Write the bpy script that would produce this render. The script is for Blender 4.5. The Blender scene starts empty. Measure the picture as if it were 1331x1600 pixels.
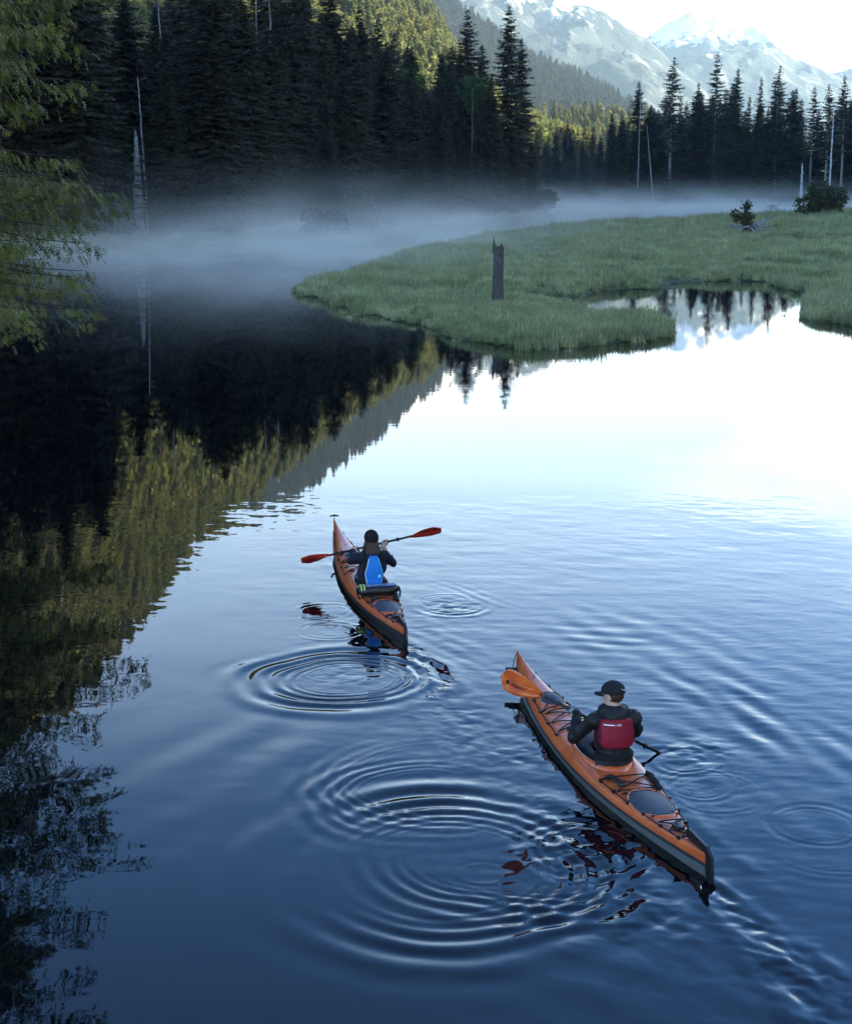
import bpy, math, random
import numpy as np
from mathutils import Vector, Matrix

R = math.radians
sc = bpy.context.scene
col = sc.collection

# ------------------------------------------------------------------ camera, sky, sun, exposure
W0, H0, FPX = 1331.0, 1600.0, 2400.0
CAM_H, PITCH = 5.43, R(12.0)
SUN_AZ, SUN_EL = R(74.0), R(19.0)

cam = bpy.data.cameras.new('camera')
cam_ob = bpy.data.objects.new('camera', cam)
col.objects.link(cam_ob)
cam.sensor_fit = 'VERTICAL'
cam.sensor_height = 36.0
cam.lens = 36.0 * FPX / H0
cam.clip_start = 0.1
cam.clip_end = 30000.0
cam_ob.location = (0, 0, CAM_H)
cam_ob.rotation_euler = (math.pi / 2 - PITCH, 0, 0)
sc.camera = cam_ob

world = bpy.data.worlds.new('World')
sc.world = world
world.use_nodes = True


def build_sky():
    nt = world.node_tree
    N, L = nt.nodes, nt.links
    bg = N['Background']
    sky = N.new('ShaderNodeTexSky')
    sky.sky_type = 'NISHITA'
    sky.sun_disc = False
    sky.sun_elevation = SUN_EL
    sky.sun_rotation = SUN_AZ
    sky.air_density = 1.0
    sky.dust_density = 0.7
    sky.ozone_density = 3.0
    tc = N.new('ShaderNodeTexCoord')
    sep = N.new('ShaderNodeSeparateXYZ')
    L.new(tc.outputs['Generated'], sep.inputs[0])

    def m(op, a, b=None, c=None, clamp=False):
        n = N.new('ShaderNodeMath')
        n.operation = op
        n.use_clamp = clamp
        for i, v in enumerate((a, b, c)):
            if v is None:
                continue
            if isinstance(v, (int, float)):
                n.inputs[i].default_value = v
            else:
                L.new(v, n.inputs[i])
        return n.outputs[0]
    x, y, z = sep.outputs
    zz = m('MAXIMUM', z, 0.0)
    den = m('ADD', zz, 0.12)
    comb = N.new('ShaderNodeCombineXYZ')
    L.new(m('DIVIDE', x, den), comb.inputs[0])
    L.new(m('DIVIDE', y, den), comb.inputs[1])
    n1 = N.new('ShaderNodeTexNoise')
    n1.inputs['Scale'].default_value = 0.9
    n1.inputs['Detail'].default_value = 7.0
    n1.inputs['Roughness'].default_value = 0.56
    n1.inputs['Distortion'].default_value = 0.35
    L.new(comb.outputs[0], n1.inputs['Vector'])
    # thin white cloud: thick towards the horizon, reaching higher to the right
    cov = m('ADD', m('MULTIPLY', x, 2.2), m('MULTIPLY', zz, -3.4))
    cov = m('ADD', m('MAXIMUM', cov, -1.3), 0.50)
    mask = m('ADD', cov, m('MULTIPLY', m('SUBTRACT', n1.outputs['Fac'], 0.5), 1.3))
    ramp = N.new('ShaderNodeMapRange')
    ramp.interpolation_type = 'SMOOTHSTEP'
    ramp.inputs['From Min'].default_value = 0.02
    ramp.inputs['From Max'].default_value = 0.42
    L.new(mask, ramp.inputs['Value'])
    mix = N.new('ShaderNodeMix')
    mix.data_type = 'RGBA'
    veil = N.new('ShaderNodeMapRange')          # thin high haze, thickest towards the horizon
    veil.interpolation_type = 'SMOOTHSTEP'
    veil.inputs['From Min'].default_value = 0.43
    veil.inputs['From Max'].default_value = 0.06
    veil.inputs['To Min'].default_value = 0.0
    veil.inputs['To Max'].default_value = 0.72
    L.new(m('ADD', zz, m('MULTIPLY', m('SUBTRACT', n1.outputs['Fac'], 0.5), -0.12)), veil.inputs['Value'])
    L.new(m('MAXIMUM', m('MULTIPLY', ramp.outputs[0], 0.88), veil.outputs[0]), mix.inputs['Factor'])
    tint = N.new('ShaderNodeMix')
    tint.data_type = 'RGBA'
    tint.blend_type = 'MULTIPLY'
    tint.inputs['Factor'].default_value = 1.0
    tint.inputs['B'].default_value = (0.66, 1.06, 1.10, 1)
    norm_ = N.new('ShaderNodeVectorMath')
    norm_.operation = 'MULTIPLY'
    norm_.inputs[1].default_value = (0.2, 0.2, 0.2)
    L.new(sky.outputs[0], norm_.inputs[0])
    gam = N.new('ShaderNodeGamma')
    gam.inputs['Gamma'].default_value = 1.8
    L.new(norm_.outputs[0], gam.inputs['Color'])
    back = N.new('ShaderNodeVectorMath')
    back.operation = 'MULTIPLY'
    back.inputs[1].default_value = (5.0, 5.0, 5.0)
    L.new(gam.outputs[0], back.inputs[0])
    L.new(back.outputs[0], tint.inputs['A'])
    L.new(tint.outputs['Result'], mix.inputs['A'])
    mix.inputs['B'].default_value = (5.7, 6.35, 6.75, 1)
    L.new(mix.outputs['Result'], bg.inputs['Color'])
    bg.inputs['Strength'].default_value = 0.11


build_sky()
sl = bpy.data.lights.new('sun', 'SUN')
sl.energy = 5.0
sl.angle = R(0.53)
sl.color = (1.0, 0.86, 0.62)
sun_ob = bpy.data.objects.new('sun', sl)
col.objects.link(sun_ob)
sd = Vector((math.sin(SUN_AZ) * math.cos(SUN_EL), math.cos(SUN_AZ) * math.cos(SUN_EL), math.sin(SUN_EL)))
sun_ob.rotation_euler = sd.to_track_quat('Z', 'Y').to_euler()
sun_ob.location = (60, -20, 60)

sc.view_settings.view_transform = 'Standard'
sc.view_settings.look = 'None'
sc.view_settings.exposure = 2.7
sc.view_settings.gamma = 1.0
sc.view_settings.use_curve_mapping = False
sc.cycles.use_denoising = True
sc.cycles.max_bounces = 6
sc.cycles.diffuse_bounces = 2
sc.cycles.glossy_bounces = 3
sc.cycles.transmission_bounces = 4
sc.cycles.volume_bounces = 1
sc.cycles.transparent_max_bounces = 8
sc.cycles.caustics_reflective = False
sc.cycles.caustics_refractive = False

# ------------------------------------------------------------------ helpers
CP, SP = math.cos(PITCH), math.sin(PITCH)


def ray(px, py):
    a, b = (px - W0 / 2) / FPX, -(py - H0 / 2) / FPX
    return np.array([a, CP + b * SP, -SP + b * CP])


def ground(px, py, z=0.0):
    d = ray(px, py)
    return d * ((z - CAM_H) / d[2]) + np.array([0, 0, CAM_H])


def at_depth(px, py, Y):
    d = ray(px, py)
    return d * (Y / d[1]) + np.array([0, 0, CAM_H])


def azel(px, py):
    d = ray(px, py)
    return math.atan2(d[0], d[1]), math.atan2(d[2], math.hypot(d[0], d[1]))


def _hash(ix, iy, iz, seed):
    h = (ix.astype(np.int64) * 374761393 + iy.astype(np.int64) * 668265263 + iz.astype(np.int64) * 2147483647 + seed * 974711) & 0xffffffff
    h = ((h ^ (h >> 13)) * 1274126177) & 0xffffffff
    h = (h ^ (h >> 16)) & 0xffffffff
    return h / 4294967295.0


def vnoise(x, y, z=None, seed=0):
    x = np.asarray(x, float)
    y = np.asarray(y, float)
    z = np.zeros_like(x) if z is None else np.asarray(z, float)
    ix, iy, iz = np.floor(x), np.floor(y), np.floor(z)
    fx, fy, fz = x - ix, y - iy, z - iz
    fx, fy, fz = [t * t * t * (t * (t * 6 - 15) + 10) for t in (fx, fy, fz)]
    r = 0
    flat = not np.any(fz) and not np.any(iz)
    for dz in ((0,) if flat else (0, 1)):
        wz = 1.0 if flat else (fz if dz else 1 - fz)
        for dy in (0, 1):
            wy = fy if dy else 1 - fy
            for dx in (0, 1):
                wx = fx if dx else 1 - fx
                r = r + _hash(ix + dx, iy + dy, iz + dz, seed) * wx * wy * wz
    return r * 2 - 1


def fbm(x, y, z=None, oct=4, seed=0, gain=0.5):
    a, s, r = 1.0, 1.0, 0
    for i in range(oct):
        r = r + a * vnoise(np.asarray(x) * s + i * 17.3, np.asarray(y) * s - i * 9.1, None if z is None else np.asarray(z) * s + i * 5.7, seed + i)
        a *= gain
        s *= 2.03
    return r


def sstep(a, b, x):
    t = np.clip((x - a) / (b - a), 0, 1)
    return t * t * (3 - 2 * t)


def poly_sd(P, X, Y):
    """signed distance to polygon, positive inside"""
    P = np.asarray(P, float)
    d = np.full(X.shape, 1e9)
    ins = np.zeros(X.shape, bool)
    for i in range(len(P)):
        a, b = P[i], P[(i + 1) % len(P)]
        e = b - a
        wx, wy = X - a[0], Y - a[1]
        t = np.clip((wx * e[0] + wy * e[1]) / (e @ e + 1e-12), 0, 1)
        d = np.minimum(d, np.hypot(wx - e[0] * t, wy - e[1] * t))
        c = (a[1] <= Y) != (b[1] <= Y)
        with np.errstate(divide='ignore', invalid='ignore'):
            xi = a[0] + (Y - a[1]) / (b[1] - a[1] + 1e-12) * e[0]
        ins ^= c & (X < xi)
    return np.where(ins, d, -d)


def mesh_data(name, verts, faces, mats=(), smooth=False, midx=None):
    """faces: one (n,k) array or a list of such arrays / lists of index tuples"""
    me = bpy.data.meshes.new(name)
    verts = np.asarray(verts, float)
    if isinstance(faces, np.ndarray):
        faces = [faces]
    arrs = []
    for f in faces:
        if isinstance(f, np.ndarray):
            if len(f):
                arrs.append((f.shape[1], f.ravel()))
        else:
            f = np.array(f, int)
            arrs.append((len(f), f))
    me.vertices.add(len(verts))
    me.vertices.foreach_set('co', verts.ravel())
    idx = np.concatenate([a[1] for a in arrs])
    sizes = np.concatenate([np.full(len(a[1]) // a[0], a[0]) for a in arrs])
    me.loops.add(len(idx))
    me.loops.foreach_set('vertex_index', idx.astype(np.int32))
    me.polygons.add(len(sizes))
    st = np.concatenate([[0], np.cumsum(sizes)[:-1]])
    me.polygons.foreach_set('loop_start', st.astype(np.int32))
    me.polygons.foreach_set('loop_total', sizes.astype(np.int32))
    if smooth:
        me.polygons.foreach_set('use_smooth', np.ones(len(sizes), bool))
    if midx is not None:
        me.polygons.foreach_set('material_index', np.asarray(midx, np.int32))
    for m in (mats if isinstance(mats, (list, tuple)) else [mats]):
        me.materials.append(m)
    me.update(calc_edges=True)
    return me


def link(name, data, parent=None, **props):
    o = bpy.data.objects.new(name, data)
    col.objects.link(o)
    o.parent = parent
    for k, v in props.items():
        if v is not None:
            o[k] = v
    return o


def empty(name, loc=(0, 0, 0), rz=0.0, label=None, category=None, group=None, scale=1.0):
    o = link(name, None, None, label=label, category=category, group=group)
    o.location = loc
    o.rotation_euler = (0, 0, rz)
    o.scale = (scale,) * 3
    o.empty_display_size = 0.3
    return o


class MB:
    """collects primitive shapes into one mesh"""

    def __init__(s):
        s.v, s.f, s.n, s.m = [], [], 0, []

    def add(s, v, faces, mi=0):
        v = np.asarray(v, float).reshape(-1, 3)
        for f in faces:
            s.f.append([i + s.n for i in f])
            s.m.append(mi)
        s.v.append(v)
        s.n += len(v)
        return s

    def tube(s, path, rad, seg=8, mi=0, cap=True, flat=1.0):
        path = np.asarray(path, float)
        n = len(path)
        rad = np.full(n, rad) if np.isscalar(rad) else np.asarray(rad, float)
        t = np.gradient(path, axis=0)
        t /= np.linalg.norm(t, axis=1)[:, None] + 1e-12
        up = np.array([0, 0, 1.0]) if abs(t[0][2]) < 0.9 else np.array([1.0, 0, 0])
        vs = []
        a = np.linspace(0, 2 * math.pi, seg, endpoint=False)
        for i in range(n):
            b = np.cross(up, t[i])
            if np.linalg.norm(b) < 1e-6:
                b = np.cross([0, 1, 0], t[i])
            b /= np.linalg.norm(b)
            c = np.cross(t[i], b)
            up = c
            vs.append(path[i] + rad[i] * (np.cos(a)[:, None] * b + flat * np.sin(a)[:, None] * c))
        fs = []
        for i in range(n - 1):
            for j in range(seg):
                k = (j + 1) % seg
                fs.append((i * seg + j, i * seg + k, (i + 1) * seg + k, (i + 1) * seg + j))
        if cap:
            fs.append(tuple(range(seg - 1, -1, -1)))
            fs.append(tuple((n - 1) * seg + j for j in range(seg)))
        return s.add(np.concatenate(vs), fs, mi)

    def box(s, c, h, rot=None, mi=0):
        v = np.array([(x, y, z) for z in (-1, 1) for y in (-1, 1) for x in (-1, 1)], float) * np.asarray(h)
        if rot is not None:
            v = v @ np.asarray(rot).T
        return s.add(v + np.asarray(c), [(0, 2, 3, 1), (4, 5, 7, 6), (0, 1, 5, 4), (2, 6, 7, 3), (0, 4, 6, 2), (1, 3, 7, 5)], mi)

    def ball(s, c, r, seg=10, ring=6, mi=0):
        r = np.broadcast_to(np.asarray(r, float), 3)
        vs = [(0, 0, 1)]
        for i in range(1, ring):
            p = math.pi * i / ring
            vs += [(math.sin(p) * math.cos(2 * math.pi * j / seg), math.sin(p) * math.sin(2 * math.pi * j / seg), math.cos(p)) for j in range(seg)]
        vs.append((0, 0, -1))
        fs = []
        for j in range(seg):
            k = (j + 1) % seg
            fs.append((0, 1 + j, 1 + k))
            for i in range(ring - 2):
                a = 1 + i * seg
                fs.append((a + j, a + seg + j, a + seg + k, a + k))
            fs.append((1 + (ring - 2) * seg + j, len(vs) - 1, 1 + (ring - 2) * seg + k))
        return s.add(np.array(vs) * r + np.asarray(c), fs, mi)

    def data(s, name, mats, smooth=False):
        me = bpy.data.meshes.new(name)
        me.from_pydata(np.concatenate(s.v).tolist(), [], s.f)
        for m in (mats if isinstance(mats, (list, tuple)) else [mats]):
            me.materials.append(m)
        me.polygons.foreach_set('material_index', s.m)
        if smooth:
            me.polygons.foreach_set('use_smooth', [True] * len(s.f))
        me.update()
        return me

    def build(s, name, mats, parent=None, smooth=False, **props):
        return link(name, s.data(name, mats, smooth), parent, **props)


# ------------------------------------------------------------------ materials
def mat(name, base, rough=0.6, spec=0.5, var=0.0, scale=3.0, bump=0.0, bscale=20.0, objvar=0.0, coat=0.0, trans=0.0, attr=None, ior=None, metal=0.0, base2=None, wpos=False):
    m = bpy.data.materials.new(name)
    m.use_nodes = True
    nt = m.node_tree
    N, L = nt.nodes, nt.links
    b = N['Principled BSDF']
    b.inputs['Roughness'].default_value = rough
    b.inputs['Specular IOR Level'].default_value = spec
    b.inputs['Metallic'].default_value = metal
    if ior:
        b.inputs['IOR'].default_value = ior
    if coat:
        b.inputs['Coat Weight'].default_value = coat
        b.inputs['Coat Roughness'].default_value = 0.08
    c = (*base, 1)
    b.inputs['Base Color'].default_value = c
    cur = None
    tc = N.new('ShaderNodeTexCoord')
    if base2 is None:
        base2 = tuple(v * (1 - var) for v in base)
    if var > 0:
        n = N.new('ShaderNodeTexNoise')
        n.inputs['Scale'].default_value = scale
        n.inputs['Detail'].default_value = 5
        n.inputs['Roughness'].default_value = 0.6
        L.new(N.new('ShaderNodeNewGeometry').outputs['Position'] if wpos else tc.outputs['Object'], n.inputs['Vector'])
        mr = N.new('ShaderNodeMapRange')
        mr.inputs['From Min'].default_value = 0.35
        mr.inputs['From Max'].default_value = 0.68
        L.new(n.outputs['Fac'], mr.inputs['Value'])
        mx = N.new('ShaderNodeMix')
        mx.data_type = 'RGBA'
        mx.inputs['A'].default_value = c
        mx.inputs['B'].default_value = (*base2, 1)
        L.new(mr.outputs[0], mx.inputs['Factor'])
        cur = mx.outputs['Result']
    if attr or objvar:
        hsv = N.new('ShaderNodeHueSaturation')
        if cur:
            L.new(cur, hsv.inputs['Color'])
        else:
            hsv.inputs['Color'].default_value = c
        if attr:
            at = N.new('ShaderNodeAttribute')
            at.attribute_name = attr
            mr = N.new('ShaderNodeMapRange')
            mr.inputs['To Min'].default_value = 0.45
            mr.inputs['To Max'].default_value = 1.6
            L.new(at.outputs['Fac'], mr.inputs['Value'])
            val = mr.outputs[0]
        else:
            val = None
        if objvar:
            oi = N.new('ShaderNodeObjectInfo')
            mr2 = N.new('ShaderNodeMapRange')
            mr2.inputs['To Min'].default_value = 1 - objvar
            mr2.inputs['To Max'].default_value = 1 + objvar
            L.new(oi.outputs['Random'], mr2.inputs['Value'])
            if val is not None:
                mm = N.new('ShaderNodeMath')
                mm.operation = 'MULTIPLY'
                L.new(val, mm.inputs[0])
                L.new(mr2.outputs[0], mm.inputs[1])
                val = mm.outputs[0]
            else:
                val = mr2.outputs[0]
            mr3 = N.new('ShaderNodeMapRange')
            mr3.inputs['To Min'].default_value = 0.475
            mr3.inputs['To Max'].default_value = 0.53
            fr = N.new('ShaderNodeMath')
            fr.operation = 'FRACT'
            mu = N.new('ShaderNodeMath')
            mu.operation = 'MULTIPLY'
            mu.inputs[1].default_value = 7.31
            L.new(oi.outputs['Random'], mu.inputs[0])
            L.new(mu.outputs[0], fr.inputs[0])
            L.new(fr.outputs[0], mr3.inputs['Value'])
            L.new(mr3.outputs[0], hsv.inputs['Hue'])
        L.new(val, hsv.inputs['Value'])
        cur = hsv.outputs[0]
    if cur:
        L.new(cur, b.inputs['Base Color'])
    if bump:
        n2 = N.new('ShaderNodeTexNoise')
        n2.inputs['Scale'].default_value = bscale
        n2.inputs['Detail'].default_value = 4
        L.new(tc.outputs['Object'], n2.inputs['Vector'])
        bp = N.new('ShaderNodeBump')
        bp.inputs['Strength'].default_value = 1.0
        bp.inputs['Distance'].default_value = bump
        L.new(n2.outputs['Fac'], bp.inputs['Height'])
        L.new(bp.outputs[0], b.inputs['Normal'])
    if trans:
        t = N.new('ShaderNodeBsdfTranslucent')
        if cur:
            L.new(cur, t.inputs['Color'])
        else:
            t.inputs['Color'].default_value = c
        ms = N.new('ShaderNodeMixShader')
        ms.inputs[0].default_value = trans
        L.new(b.outputs[0], ms.inputs[1])
        L.new(t.outputs[0], ms.inputs[2])
        L.new(ms.outputs[0], N['Material Output'].inputs['Surface'])
    return m


M = {}
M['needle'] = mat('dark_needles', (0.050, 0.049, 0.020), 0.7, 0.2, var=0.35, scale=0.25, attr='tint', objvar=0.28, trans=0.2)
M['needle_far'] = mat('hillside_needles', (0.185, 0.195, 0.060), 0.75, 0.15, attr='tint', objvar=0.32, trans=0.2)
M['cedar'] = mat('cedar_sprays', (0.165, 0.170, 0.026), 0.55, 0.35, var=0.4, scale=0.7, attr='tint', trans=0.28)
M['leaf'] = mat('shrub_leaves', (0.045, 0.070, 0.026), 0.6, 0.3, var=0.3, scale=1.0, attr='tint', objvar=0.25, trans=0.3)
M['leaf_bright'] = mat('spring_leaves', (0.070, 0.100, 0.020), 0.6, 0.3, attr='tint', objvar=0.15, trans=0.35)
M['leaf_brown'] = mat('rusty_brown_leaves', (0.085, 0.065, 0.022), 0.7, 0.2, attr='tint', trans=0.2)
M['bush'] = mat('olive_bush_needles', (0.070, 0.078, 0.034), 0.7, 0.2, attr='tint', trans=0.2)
M['bark'] = mat('grey_brown_bark', (0.085, 0.070, 0.058), 0.9, 0.15, var=0.5, scale=4, bump=0.02, bscale=12)
M['bark_pale'] = mat('pale_bare_bark', (0.26, 0.25, 0.235), 0.9, 0.15, var=0.5, scale=2.5)
M['deadwood'] = mat('bleached_dead_wood', (0.62, 0.63, 0.63), 0.9, 0.15, var=0.7, scale=2.2, bump=0.02, bscale=6)
M['driftwood'] = mat('silver_drift_wood', (0.38, 0.38, 0.38), 0.85, 0.2, var=0.6, scale=3.0, bump=0.02, bscale=10)
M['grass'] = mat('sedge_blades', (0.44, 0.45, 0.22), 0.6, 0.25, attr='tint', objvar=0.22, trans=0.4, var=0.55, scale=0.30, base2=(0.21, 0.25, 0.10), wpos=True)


# ------------------------------------------------------------------ land outlines (from pixels on the water plane)
def gpts(pts):
    return [tuple(ground(x, y)[:2]) for x, y in pts]


MEADOW = gpts([(448, 456), (520, 470), (600, 497), (665, 520), (730, 534), (800, 545), (880, 544), (960, 538), (1020, 524), (1062, 513), (1035, 507),
               (940, 497), (878, 471), (930, 453), (1050, 450), (1085, 438), (1180, 441), (1238, 458), (1262, 470), (1240, 488), (1280, 503), (1340, 516)])
MEADOW += [(35, 62), (60, 62), (110, 150), (150, 330)]
MEADOW += gpts([(1350, 331), (1240, 335), (1130, 344), (1000, 350), (880, 358), (790, 366), (700, 385), (620, 405), (545, 428)])
LEFT = [(-13, -30), (-12.5, 10), (-12, 38), (-20, 62), (-30, 90), (-37, 118), (-36, 132), (-29, 139), (-20, 144), (-13, 152), (-9, 168), (-7, 190), (0, 230),
        (9, 270), (18, 302), (23, 316), (26, 335), (20, 356), (-5, 400), (-60, 470), (-100, 520), (-400, 560), (-400, -30)]
FAR = [(-400, 640), (-100, 640), (-20, 700), (40, 730), (62, 700), (60, 560), (66, 512), (92, 492), (130, 470), (165, 430), (190, 380), (260, 300), (500, 250), (700, 250), (700, 1500), (-700, 1500), (-700, 640)]


# ------------------------------------------------------------------ water surface (real ripples near the boats)
KAY = {}


def frame_from(bow_px, bow_z, stern_px, stern_z):
    b, s = ground(*bow_px, bow_z), ground(*stern_px, stern_z)
    d = (b - s)[:2]
    Lk = float(np.hypot(*d))
    return dict(L=Lk, c=(b + s)[:2] / 2, ang=math.atan2(d[1], d[0]), bow=b, stern=s)


KAY[1] = frame_from((522, 808), 0.45, (633, 984), 0.19)
KAY[2] = frame_from((808, 1014), 0.43, (1105, 1338), 0.19)
print('KAYAKS', KAY)


def px_per_m(py):
    g = ground(W0 / 2, py)
    return FPX / (g[1] * CP + CAM_H * SP)


def wave_height(X, Y):
    wx = X + 0.09 * vnoise(X * 0.9, Y * 0.9, seed=5) + 0.02 * vnoise(X * 2.7, Y * 2.7, seed=6)
    wy = Y + 0.09 * vnoise(X * 0.9, Y * 0.9, seed=7) + 0.02 * vnoise(X * 2.7, Y * 2.7, seed=8)
    h = np.zeros_like(X)

    def ring(px, py, rpx, lam, amp, inner=0.35, tail=0.28, seed=1, arc=None):
        """spreading ring: wavelength grows outwards, crests fade inside and outside"""
        nonlocal h
        c = ground(px, py)
        r = rpx / px_per_m(py)
        d = np.hypot(wx - c[0], wy - c[1]) + 1e-4
        lam = lam * 0.78
        tau = 2 * math.pi * r * r / lam
        env = sstep(inner * r, 0.9 * r, d) * (1 - sstep(r, (1 + tail) * r, d))
        dd = np.maximum(d, 0.45 * r)
        a = 0.62 + 0.75 * vnoise(wx * 0.9, wy * 0.9, seed=seed + 40)
        if arc is not None:
            th = np.arctan2(wy - c[1], wx - c[0])
            a = a * (0.12 + 0.88 * np.clip(np.cos(th - arc), 0, 1) ** 0.8)
        h += 1.25 * amp * lam * a * env * np.cos(tau / dd)

    K = 0.018
    ring(541, 1062, 138, 0.34, K, 0.30, 0.75, 1)
    ring(548, 1066, 92, 0.20, K * 0.7, 0.2, 0.4, 11)
    ring(525, 1048, 55, 0.13, K * 0.6, 0.1, 0.4, 12)
    ring(700, 1352, 262, 0.36, K * 1.25, 0.40, 0.75, 2)
    ring(770, 1330, 205, 0.26, K * 0.9, 0.45, 0.5, 22, arc=-2.2)
    ring(662, 1248, 172, 0.24, K * 0.85, 0.35, 0.5, 3, arc=2.6)
    ring(690, 1215, 190, 0.20, K * 0.7, 0.5, 0.35, 23, arc=-2.6)
    ring(830, 1345, 190, 0.27, K * 0.95, 0.4, 0.5, 4, arc=-1.7)
    ring(752, 1362, 40, 0.16, K * 1.0, 0.0, 0.5, 13)
    ring(705, 945, 62, 0.20, K, 0.2, 0.45, 5)
    ring(690, 940, 40, 0.13, K * 0.7, 0.1, 0.4, 15)
    ring(1065, 1185, 60, 0.17, K, 0.1, 0.5, 6)
    ring(1118, 1236, 85, 0.15, K * 0.8, 0.1, 0.3, 7)
    ring(1092, 1222, 62, 0.12, K * 0.7, 0.1, 0.3, 17)
    ring(1283, 1286, 72, 0.15, K * 0.8, 0.3, 0.3, 8)
    ring(1305, 1330, 88, 0.16, K * 0.8, 0.3, 0.3, 9)
    ring(510, 955, 42, 0.13, K * 0.7, 0.1, 0.5, 10)
    ring(520, 985, 48, 0.14, K * 0.6, 0.1, 0.5, 18)
    ring(920, 1325, 105, 0.20, K * 1.5, 0.15, 0.6, 19)
    ring(905, 1345, 70, 0.13, K * 1.3, 0.1, 0.5, 20)
    for i, (x, y, r) in enumerate([(847, 1238, 17), (826, 1247, 16), (850, 1252, 22), (805, 1277, 22), (788, 1282, 18), (826, 1292, 20), (800, 1300, 16), (799, 1188, 9),
                                   (500, 905, 12), (868, 1262, 16)]):
        ring(x, y, r, 0.07, K * 1.1, 0.0, 0.4, 30 + i)

    def train(p0, p1, lam, amp, across, along, seed, off=0.0):
        amp *= 0.46
        """straight crests parallel to p0-p1 with a soft envelope"""
        nonlocal h
        a, b = ground(*p0)[:2], ground(*p1)[:2]
        t = (b - a) / np.linalg.norm(b - a)
        n = np.array([-t[1], t[0]])
        m = (a + b) / 2
        u = (wx - m[0]) * t[0] + (wy - m[1]) * t[1]
        v = (wx - m[0]) * n[0] + (wy - m[1]) * n[1]
        v2 = v + 0.10 * u * u / max(along, 1) * 0.12
        env = np.exp(-(v / across) ** 2 - (u / along) ** 4) * (0.6 + 0.7 * vnoise(wx * 0.9, wy * 0.9, seed=seed))
        v2 = v2 + 0.10 * lam * vnoise(wx * 1.6, wy * 1.6, seed=seed + 5)
        h += amp * lam * env * np.cos(2 * math.pi * v2 / lam + off)

    train((880, 985), (1331, 1190), 0.46, K * 0.9, 1.5, 3.4, 60)
    train((1000, 1020), (1331, 1260), 0.30, K * 0.8, 1.0, 2.4, 61, 1.0)
    train((1100, 1090), (1400, 1330), 0.36, K * 0.9, 0.8, 2.2, 62, 2.0)
    train((612, 884), (790, 948), 0.20, K * 1.2, 0.22, 1.5, 63)
    train((640, 990), (800, 1050), 0.26, K * 0.8, 0.55, 1.6, 64)
    train((760, 990), (1000, 1000), 0.34, K * 0.6, 0.9, 1.8, 65)
    train((330, 1250), (560, 1120), 0.80, K * 0.5, 1.6, 2.0, 66)
    train((900, 1480), (1331, 1600), 0.50, K * 0.8, 0.9, 2.0, 67)
    train((640, 1060), (700, 1330), 0.22, K * 0.55, 0.12, 1.9, 68)
    # wake of each kayak
    for k, st, amp in ((2, 1.0, 1.0), (1, 0.7, 0.45)):
        f = KAY[k]
        c, s = math.cos(f['ang']), math.sin(f['ang'])
        u = -((wx - f['c'][0]) * c + (wy - f['c'][1]) * s) - f['L'] / 2 + 0.12   # metres behind the stern
        v = -(wx - f['c'][0]) * s + (wy - f['c'][1]) * c
        on = sstep(-0.05, 0.35, u)
        half = 0.07 + 0.10 * np.maximum(u, 0)
        tur = fbm(u * 4.2, v * 8.0, oct=2, seed=70 + k) + 0.45 * fbm(u * 11 + v * 4, v * 13, oct=2, seed=170 + k)
        h += amp * 0.015 * on * np.exp(-(v / half) ** 2) * np.exp(-np.maximum(u, 0) / 4.5) * tur
        for sd in (-1, 1):
            e = (v * sd - half * 1.15) / (0.045 + 0.025 * np.maximum(u, 0))
            h += amp * 0.014 * on * np.exp(-e ** 2) * np.exp(-np.maximum(u, 0) / 4.0) * (0.6 + 0.5 * vnoise(u * 3, v * 3, seed=77))
        # thin bow wave hugging the hull sides
        ub = f['L'] / 2 + ((-1) * ((wx - f['c'][0]) * c + (wy - f['c'][1]) * s))
        al = np.clip(ub / f['L'], 0, 1.2)
        for sd in (-1, 1):
            e = (v * sd - (0.12 + 0.33 * al ** 0.6)) / 0.10
            h += amp * 0.007 * np.exp(-e ** 2) * sstep(0.02, 0.2, al) * (1 - sstep(0.95, 1.2, al)) * (0.6 + 0.6 * vnoise(u * 4, v * 6, seed=81))
    # chop left by the paddle strokes
    for (x, y, r, a) in ((915, 1320, 95, 0.0075), (860, 1270, 60, 0.004), (700, 948, 45, 0.0045), (1070, 1172, 55, 0.006), (545, 1055, 60, 0.002), (840, 1180, 70, 0.003), (1000, 1420, 120, 0.004), (505, 960, 40, 0.002)):
        c = ground(x, y)
        rr = r / px_per_m(y)
        e = np.exp(-(((wx - c[0]) ** 2 + (wy - c[1]) ** 2) / rr ** 2))
        h += 1.5 * a * e * fbm(X * 7.5, Y * 7.5, oct=3, seed=90 + x)
    # fine cross ripples spreading from the two boats
    for (x, y, r, kx, ky, a) in ((980, 1230, 330, 5.5, 11.0, 0.0011), (760, 1150, 200, 9.0, 8.0, 0.0009), (1150, 1080, 260, 3.5, 11.0, 0.0010), (640, 1000, 170, 6.0, 11.0, 0.0009), (1180, 1480, 230, 7.0, 9.0, 0.0014)):
        c = ground(x, y)
        rr = r / px_per_m(y)
        e = np.exp(-(((wx - c[0]) / rr) ** 2 + ((wy - c[1]) / (rr * 1.6)) ** 2))
        h += a * e * fbm(wx * kx, wy * ky, oct=2, seed=200 + x)
    # faint general unrest, stronger to the right of the wakes
    calm = sstep(-3.5, 1.5, X + 0.15 * (Y - 14))
    h += 0.0013 * (0.25 + 0.75 * calm) * fbm(X * 2.1 + Y * 0.7, Y * 3.0, oct=3, seed=99)
    h += 0.0030 * vnoise(X * 0.55, Y * 0.8, seed=101) * (0.4 + 0.6 * calm)
    return h


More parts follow.
